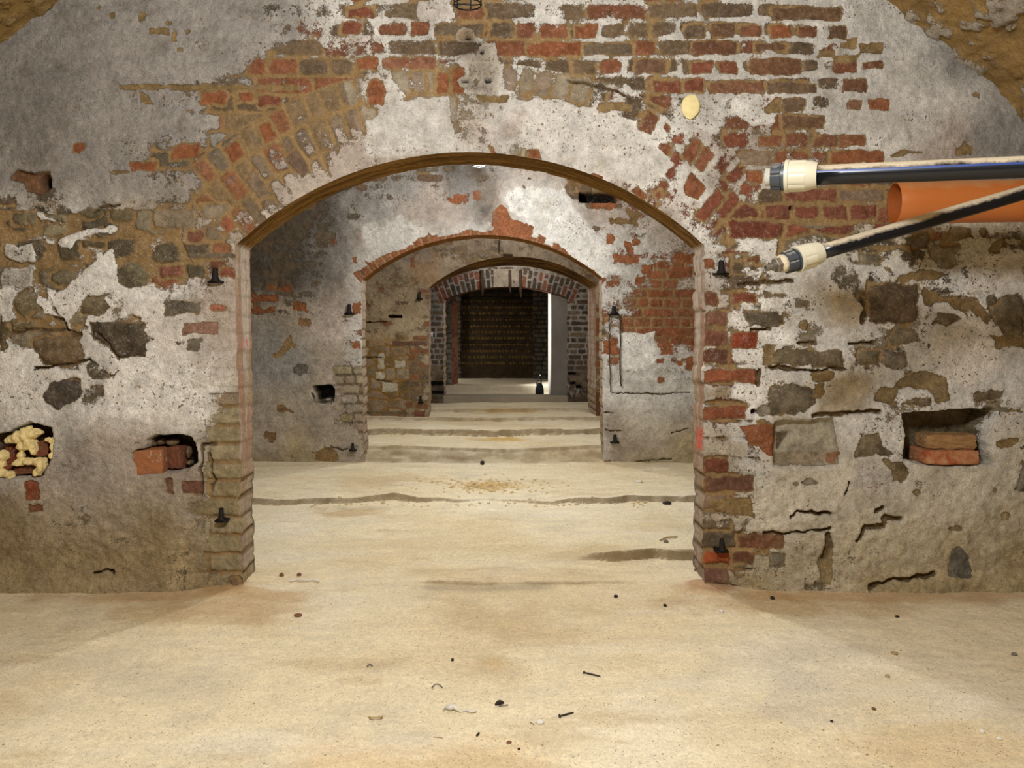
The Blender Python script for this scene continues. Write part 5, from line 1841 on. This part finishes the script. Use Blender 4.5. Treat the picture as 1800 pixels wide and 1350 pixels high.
# ---------------------------------------------------------------- caged lamps on cables
def cage_lamp(c, label, lit):
    """c: centre of the guard's bottom ring"""
    c = np.array(c, float)
    root = thing('cage_lamp', label, 'lamp', tuple(c), 'caged lamps')
    parts = []
    R0, Hh = .044, .15
    ring = lambda z, r: tube([c + np.array([r * math.cos(t), r * math.sin(t), z]) for t in np.linspace(0, 2 * math.pi, 25)], .0024, 6)
    parts += [ring(0, R0), ring(.05, R0 * 1.05), ring(.1, R0)]
    for q in range(6):
        t = q * math.pi / 3 + .35
        parts.append(tube([c + np.array([R0 * f * math.cos(t), R0 * f * math.sin(t), z]) for z, f in ((0, 1), (.05, 1.05), (.1, 1.0), (.14, .6))], .0024, 6))
    parts.append(tube([c + np.array([x, .004 * math.sin(x * 90), 0]) for x in np.linspace(-R0, R0, 7)], .0024, 6))
    obj('wire_guard', join(*parts), M_BLACK, root)
    obj('socket', capped(c + np.array([0, 0, .13]), (0, 0, 1), [(0, .03), (.03, .032), (.07, .024), (.10, .012)], 20), M_BLACK, root)
    bm = M_BULB
    if lit:
        bm, nt, b = nodes('lit_bulb')
        b.inputs['Base Color'].default_value = (.9, .88, .82, 1)
        b.inputs['Emission Color'].default_value = (1, .95, .86, 1)
        b.inputs['Emission Strength'].default_value = .7
    obj('bulb', blob(c + np.array([0, 0, .085]), (.018, .018, .03), 5, 0.0, 10), bm, root)
    top = VZ + math.sqrt(VR * VR - (c[0] - VX) ** 2)
    obj('cable', tube([c + np.array([.004 * math.sin(z * 9), 0, z]) for z in np.linspace(.22, top - c[2] - .01, 10)], .0042, 8), M_BLACK, root)


cage_lamp(P3(822, 8, 2.44), 'caged lamp hanging at the top edge before the nearest wall', False)
cage_lamp(P3(842, 291.5, 4.95), 'caged lamp hanging behind the crown of the nearest arch', True)

# ---------------------------------------------------------------- loose bricks, stones and foam in the wall's holes
def loose(name, vf, mat, c, label, cat, grp=None):
    return tag(obj(name, vf, mat, loc=tuple(c), smooth=False), label, cat, grp)


c = np.array(P3(267.5, 813, 3.43)); c[2] = P3(0, 813, 3.38)[2]
loose('loose_brick', box(c, (.128, .10, .112), .06, .0016, 11, 6, .03), M_BR_O, c, 'orange brick, pale edged, standing in the hole of the left pier', 'brick', 'bricks in wall holes')
c = np.array(P3(315, 808, 3.47)); c[2] = P3(0, 807, 3.40)[2]
loose('loose_brick', box(c, (.068, .075, .100), -.22, .002, 12, 6, .02), M_BR_D, c, 'brown brick beside the orange one in the left pier hole', 'brick', 'bricks in wall holes')
for j, (x, y, rx, rz, lab) in enumerate([(271, 779, .022, .013, 'grey stone leftmost on top of the bricks in the left hole'), (284, 776, .019, .016, 'tan stone second from left above the bricks'),
                                         (305, 777, .028, .016, 'brown stone above the brown brick in the left hole'), (332, 794, .012, .026, 'upright tan stone right of the brown brick'),
                                         (334, 813, .014, .011, 'small stone low at the right end of the left hole')]):
    c = np.array(P3(x, y, 3.46))
    loose('rubble_stone', blob(c, (rx, .028, rz), 20 + j, .25, 9), M_STONE, c, lab, 'stone', 'stones in the left wall hole').data.polygons.foreach_set('use_smooth', [True] * 162)

zb = P3(0, 817.5, 3.362)[2]
c = np.array([(1667 - CX) * 3.40 / F, 3.445, zb + .031])
loose('loose_brick', box(c, (.235, .165, .060), .015, .002, 13, 7), brickmat('loose_red_brick', (164, 88, 56), (182, 138, 100), (186, 158, 124)), c, 'red brick lying at the bottom of the right wall niche', 'brick', 'bricks in wall holes')
c = np.array([(1664 - CX) * 3.44 / F, 3.455, zb + .061 + .034])
loose('loose_brick', box(c, (.222, .115, .064), -.02, .003, 14, 7), M_BR_T, c, 'tan brick stacked on the red one in the right wall niche', 'brick', 'bricks in wall holes')

# foam in the left niche
fc = np.array(P3(45, 800, 3.40))
lumps = []
Zf = lambda a, b: (a / 3.417, 685 + b / 3.417)
for a, b, ra, rb, dep in [(70, 300, 34, 22, .030), (120, 285, 45, 40, .040), (165, 265, 40, 42, .045), (205, 262, 36, 30, .04), (235, 258, 22, 16, .03), (180, 320, 36, 44, .04), (205, 355, 20, 34, .03), (135, 340, 28, 30, .035),
                          (320, 305, 16, 26, .025), (322, 350, 14, 34, .022), (312, 395, 18, 22, .022), (285, 300, 18, 14, .02), (130, 395, 18, 30, .025), (125, 435, 36, 24, .03), (180, 430, 44, 22, .03), (235, 430, 42, 24, .034),
                          (250, 460, 24, 34, .034), (232, 495, 24, 24, .03), (20, 395, 34, 34, .03), (8, 440, 24, 30, .025), (10, 500, 30, 24, .03), (55, 505, 34, 20, .03), (70, 522, 12, 20, .02), (172, 235, 14, 18, .025), (100, 440, 18, 16, .025)]:
    px, py = Zf(a, b)
    lumps.append(blob(P3(px, py, 3.375 + .012), (ra / 3.417 / 400, dep, rb / 3.417 / 400), int(a + b), .18, 10))
fo = tag(obj('expanding_foam', join(*lumps), M_FOAM, loc=tuple(fc)), 'yellow expanding foam oozing from the hole at the left wall end', 'foam')
m = fo.modifiers.new('merge', 'REMESH'); m.mode = 'VOXEL'; m.voxel_size = .0045
m = fo.modifiers.new('soft', 'SMOOTH'); m.iterations = 3
m.factor = .5
tx = bpy.data.textures.new('foam_skin', 'CLOUDS'); tx.noise_scale = .022; tx.noise_depth = 3
m = fo.modifiers.new('skin', 'DISPLACE'); m.texture = tx; m.strength = .016; m.mid_level = .5; m.texture_coords = 'LOCAL'
for a, b, sx, sz, rot, lab in [(265, 350, .058, .066, .1, 'dark brick piece right inside the foam filled hole'), (80, 385, .040, .075, -.3, 'red brick piece left between foam lumps'), (165, 480, .085, .032, .2, 'brown brick piece under the foam near the hole bottom'), (55, 455, .04, .03, .2, 'small brown brick piece low between foam at the far left')]:
    px, py = Zf(a, b)
    c = np.array(P3(px, py, 3.43))
    loose('brick_fragment', box(c, (sx, .06, sz), rot, .003, int(a), 4, rot * .5), M_BR_D if a > 100 else brickmat('frag_%d' % a, (140, 76, 52), (110, 64, 48)), c, lab, 'brick', 'brick pieces behind the foam')
c = np.array(P3(1213.5, 187, 3.362))
tag(obj('foam_plug', blob(c, (.042, .016, .052), 77, .10, 14, 2.4), M_FOAMC, loc=tuple(c)), 'round pale yellow foam plug in the wall right of the arch crown', 'foam')

# ---------------------------------------------------------------- concrete in the fourth opening, bag
def concrete(name, col):
    m, nt, b = nodes(name)
    tc = N(nt, 'ShaderNodeTexCoord').outputs['Object']
    n1 = noise(nt, tc, 3, 5, .6)
    n2 = noise(nt, tc, 60, 4, .6)
    g = math_(nt, 'MULTIPLY', ramp(nt, n1, .3, .7, .8, 1.1), ramp(nt, n2, .3, .7, .92, 1.06))
    gc = N(nt, 'ShaderNodeCombineColor')
    for i in range(3):
        nt.links.new(g, gc.inputs[i])
    nt.links.new(mixc(nt, 1.0, tuple(lin(col)), gc.outputs[0], 'MULTIPLY'), b.inputs['Base Color'])
    return m


x0 = P3(969, 600, 11.25)[0]
x1 = P3(999, 600, 11.25)[0]
zc = .02
struct(obj('wall_partition', box(((x0 + x1) / 2, 11.25 + .38, 1.1), (x1 - x0, .76, 2.2), 0, 0, 1, 1), concrete('grey_concrete', (122, 116, 108)), loc=(x0, 11.25, 0), smooth=False))
xa, xb = P3(778, 700, 11.2)[0], P3(999, 700, 11.2)[0]
struct(obj('trim_1', box(((xa + xb) / 2, 11.26, .045), (xb - xa, .22, .13), 0, .003, 2, 10), concrete('sill_concrete', (150, 140, 122)), loc=(0, 11.26, 0)))

M_BAG = simple('black_cloth', (20, 20, 22), .75, 0, .3, 60, .3)
bz = .0825
bx, by = (949 - CX) * 11.55 / F, 11.55
root = thing('carry_bag', 'small black bag with raised strap standing on the step by the concrete slab', 'bag', (bx, by, bz))
prof = [(0, .060, .034), (.02, .064, .040), (.08, .062, .038), (.13, .052, .032), (.165, .038, .022), (.185, .028, .014)]
V, Fc = [], []
nn = 20
for z, rx, ry in prof:
    for q in range(nn):
        t = 2 * math.pi * q / nn
        cx_, sy_ = math.cos(t), math.sin(t)
        V.append((bx + rx * math.copysign(abs(cx_) ** .6, cx_) - .004, by + ry * math.copysign(abs(sy_) ** .6, sy_), bz + z))
for i in range(len(prof) - 1):
    for q in range(nn):
        Fc.append((i * nn + q, i * nn + (q + 1) % nn, (i + 1) * nn + (q + 1) % nn, (i + 1) * nn + q))
Fc += [tuple(range(nn))[::-1], tuple((len(prof) - 1) * nn + q for q in range(nn))]
obj('body', (V, Fc), M_BAG, root)
obj('strap', tube([(bx - .045, by, bz + .15), (bx - .048, by, bz + .185), (bx - .02, by, bz + .235), (bx + .008, by, bz + .285), (bx + .016, by, bz + .275), (bx + .02, by, bz + .22), (bx + .022, by, bz + .16)], .008, 8), M_BAG, root)
obj('pocket', box((bx + .002, by - .040, bz + .07), (.05, .012, .08), 0, .002, 5, 3), M_BAG, root)
obj('buckle', blob((bx + .006, by, bz + .297), (.008, .008, .009), 2, .05, 8), M_LGREY, root)


# ---------------------------------------------------------------- litter on the floor
def on_floor(px, py):
    z = 0.0
    for _ in range(12):
        Yf = F * (CAMZ - z) / (py - CY)
        Xf = (px - CX) * Yf / F
        z = float(floor_h(np.array([Xf]), np.array([Yf]))[0])
    return np.array([Xf, Yf, z])


M_NAIL = simple('rusted_nail', (66, 58, 50), .6, .5, .2)
M_DARK = simple('dark_crumb', (52, 44, 38), .9)
M_BROWN = simple('brown_crumb', (122, 84, 62), .9)
M_WHITE = simple('white_crumb', (226, 222, 212), .8, var=.06)
M_TANC = simple('tan_crumb', (172, 148, 104), .9)
M_GREYC = simple('grey_crumb', (120, 114, 104), .9)
M_FILM = simple('pale_plastic_film', (214, 210, 200), .4, var=.15, spec=.5)


def nail(a, b, label):
    A, B = on_floor(*a), on_floor(*b)
    A[2] += .004
    B[2] += .003
    root = thing('iron_nail', label, 'nail', tuple(A), 'nails on the floor')
    d = B - A
    L = np.linalg.norm(d)
    obj('shank', capped(A, d, [(0, .0022), (L * .3, .0028), (L * .85, .0026), (L, .0008)], 10), M_NAIL, root)
    obj('head', capped(A, d, [(-.003, .004), (-.002, .0056), (.001, .0056), (.002, .003)], 12), M_NAIL, root)


nail((1027, 1184), (1056, 1190.5), 'farther iron nail on the floor, head to the left')
nail((984, 1261), (1009, 1254), 'nearer iron nail on the floor, point up right')


def crumb(px, py, w_, h_, mat, label, cat='stone', name='pebble', seed=0, grp='crumbs on the floor'):
    c = on_floor(px, py)
    sc = F / c[1]
    s = (w_ / sc / 2, w_ / sc / 2.4, h_ / sc / 2)
    c[2] += s[2] * .7
    tag(obj(name, blob(c, s, seed, .3, 8), mat, loc=tuple(c)), label, cat, grp)


def scrap(name, pts, rad, mat, label, cat, grp='scraps on the floor', lift=.003, taper=None):
    P_ = [on_floor(*q) for q in pts]
    out = []
    for a, b in zip(P_[:-1], P_[1:]):
        for i in range(4):
            out.append(a + (b - a) * i / 4)
    out.append(P_[-1])
    for i, q in enumerate(out):
        q[2] += rad + lift * math.sin(math.pi * i / (len(out) - 1))
    tag(obj(name, tube(out, rad, 8, taper), mat, loc=tuple(out[0])), label, cat, grp)


crumb(1083, 1050, 8, 6, M_DARK, 'dark pebble before the right pier, left of two', seed=1)
crumb(1169, 1066, 7, 5, M_DARK, 'dark pebble before the right pier, right of two', seed=2)
crumb(1269, 1076, 8, 5, M_WHITE, 'white chip before the right pier', seed=3)
crumb(1358, 1053, 9, 6, M_DARK, 'dark crumb close to the right wall foot', seed=4)
crumb(524, 1083, 14, 5, M_BROWN, 'flat brown chip before the left pier', seed=5)
crumb(495, 1013, 8, 7, M_BROWN, 'reddish pebble just behind the left jamb foot', seed=6)
crumb(526, 1012, 8, 6, M_BROWN, 'reddish pebble right of its twin behind the left jamb', seed=7)
crumb(1124, 847, 12, 5, M_WHITE, 'white chip on the far right floor of the second room', seed=8)
crumb(1171, 954, 9, 6, M_GREYC, 'grey chip on the second room floor by the right jamb', seed=9)
crumb(1173, 886, 14, 6, M_DARK, 'dark stone at the floor ridge by the right jamb', seed=10)
crumb(848, 806, 7, 8, M_DARK, 'dark lump below the second arch', seed=11)
crumb(868, 706, 7, 5, M_DARK, 'dark lump before the concrete sill', seed=12)
crumb(795.5, 1162, 5, 7, M_DARK, 'small black bit standing in the floor middle', seed=13)
crumb(950, 1271, 14, 7, M_WHITE, 'white crumbled flake left of the nearer nail', seed=14)
crumb(1727, 1288, 9, 7, M_WHITE, 'white chip low at the right floor edge', seed=15)
crumb(1757, 1300, 10, 5, M_WHITE, 'white chip rightmost on the floor', seed=16)
crumb(1572, 1150, 12, 5, M_TANC, 'flat tan chip on the right floor', seed=17)
crumb(1560, 1190, 9, 5, M_TANC, 'tan chip amid the grey patch on the right floor', seed=18)
crumb(1462, 1269, 6, 4, M_DARK, 'dark grain left on the right floor', seed=19)
crumb(1536, 1247, 9, 4, M_BROWN, 'brown sliver on the right floor', seed=20)
crumb(1783, 1152, 10, 6, M_GREYC, 'grey stone at the right edge of the floor', seed=21)
crumb(1577, 1085, 7, 4, M_DARK, 'dark grain before the right wall', seed=22)
crumb(912, 1318, 5, 4, M_DARK, 'dark grain at the bottom of the floor', seed=23)
crumb(895, 1306, 9, 4, M_BROWN, 'brown sliver at the bottom of the floor', seed=24)
scrap('plastic_strip', [(838, 1295), (842, 1290)], .0028, M_DARK, 'short dark plastic strip at the bottom floor middle', 'scrap', lift=0)
scrap('curled_shaving', [(759, 1210), (764, 1207), (772, 1207), (778, 1210)], .002, M_GREYC, 'thin grey curl left of the floor middle', 'scrap', lift=.006)
scrap('curled_shaving', [(645, 1173), (650, 1171), (655, 1172)], .0022, M_GREYC, 'dark curl on the left floor', 'scrap', lift=.005)
scrap('curled_shaving', [(649, 1262), (652, 1266), (662, 1267), (672, 1264), (671, 1261)], .0026, M_TANC, 'tan curl on the left bottom floor', 'scrap', lift=.006)
scrap('wire_scrap', [(870, 1241), (878, 1239), (886, 1238)], .004, M_DARK, 'black wire scrap at the floor centre', 'scrap', lift=.004, taper=lambda t: .5 + 1.2 * math.sin(math.pi * t))
scrap('wire_scrap', [(877, 1242), (888, 1243), (893, 1240)], .0015, M_GREYC, 'thin bent wire beside the black scrap', 'scrap', lift=.004)
scrap('torn_film', [(778, 1251), (782, 1248), (791, 1250), (797, 1248), (803, 1252), (810, 1255)], .0062, M_FILM, 'torn pale plastic film on the floor', 'scrap', lift=.005, taper=lambda t: .2 + 1.2 * math.sin(math.pi * t) ** 2)
scrap('torn_film', [(812, 1252), (820, 1252), (828, 1255), (838, 1253), (834, 1251)], .003, M_FILM, 'small torn film bit right of the larger one', 'scrap', lift=.004)
scrap('straw', [(761, 1296), (778, 1298)], .001, M_TANC, 'thin straw on the bottom floor left of centre', 'scrap', lift=.001)
scrap('straw', [(931, 1270), (939, 1275)], .001, M_GREYC, 'short dark straw left of the white flake', 'scrap', lift=.001)
scrap('string', [(509, 1023.5), (522, 1021.5), (536, 1023), (550, 1021.8), (561, 1023.5)], .005, M_WHITE, 'white string lying across the threshold by the left jamb', 'string', None, .004)
scrap('wood_sliver', [(1160, 951), (1172, 947), (1190, 945)], .004, M_TANC, 'pale wood sliver on the floor by the right jamb', 'scrap', lift=.003)

# sand grains too many to count
rnd = random.Random(5)
V, Fc = [], []
for i in range(1300):
    if i % 3 == 0:
        px, py = rnd.gauss(1560, 170), rnd.uniform(1130, 1348)
    else:
        px, py = rnd.uniform(-40, 1840), 1050 + 300 * rnd.random()
    if px > 1850:
        continue
    yf = F * CAMZ / (py - CY)
    xf = (px - CX) * yf / F
    zf = float(floor_h(np.array([xf]), np.array([yf]))[0])
    r = rnd.uniform(.0009, .0022) * (1.9 if rnd.random() < .06 else 1)
    o = len(V)
    t = rnd.random() * 3
    for q in range(5):
        V.append((xf + r * math.cos(t + q * 1.2566) * 1.3, yf + r * math.sin(t + q * 1.2566), zf))
    V += [(xf + r * .3, yf, zf + r * rnd.uniform(.7, 1.2))]
    Fc += [(o + q, o + (q + 1) % 5, o + 5) for q in range(5)]
g = obj('grit', (V, Fc), simple('grit_grains', (172, 150, 112), .95, 0, .35, 3), loc=(0, 2, 0), smooth=False)
tag(g, 'fine grit scattered over the sandy floor', 'grit')
g['kind'] = 'stuff'
V, Fc = [], []
for i in range(260):
    xf, yf = rnd.gauss(-.12, .24), rnd.gauss(5.52, .13)
    if i % 4 == 0:
        xf, yf = rnd.uniform(-1.2, 1.0), 4.93 + rnd.gauss(0, .05)
    zf = float(floor_h(np.array([xf]), np.array([yf]))[0])
    r = rnd.uniform(.004, .013)
    vf = box((xf, yf, zf + r * .2), (r * 2, r * 1.6, r), rnd.random() * 3, r * .2, i, 1, rnd.uniform(-.3, .3))
    o = len(V)
    V += vf[0]
    Fc += [tuple(q + o for q in f) for f in vf[1]]
g = obj('rubble', (V, Fc), simple('rubble_crumbs', (214, 196, 156), .95, 0, .25, 8), loc=(0, 5.5, 0), smooth=False)
tag(g, 'broken sandy crumbs in the floor of the second room', 'rubble')
g['kind'] = 'stuff'
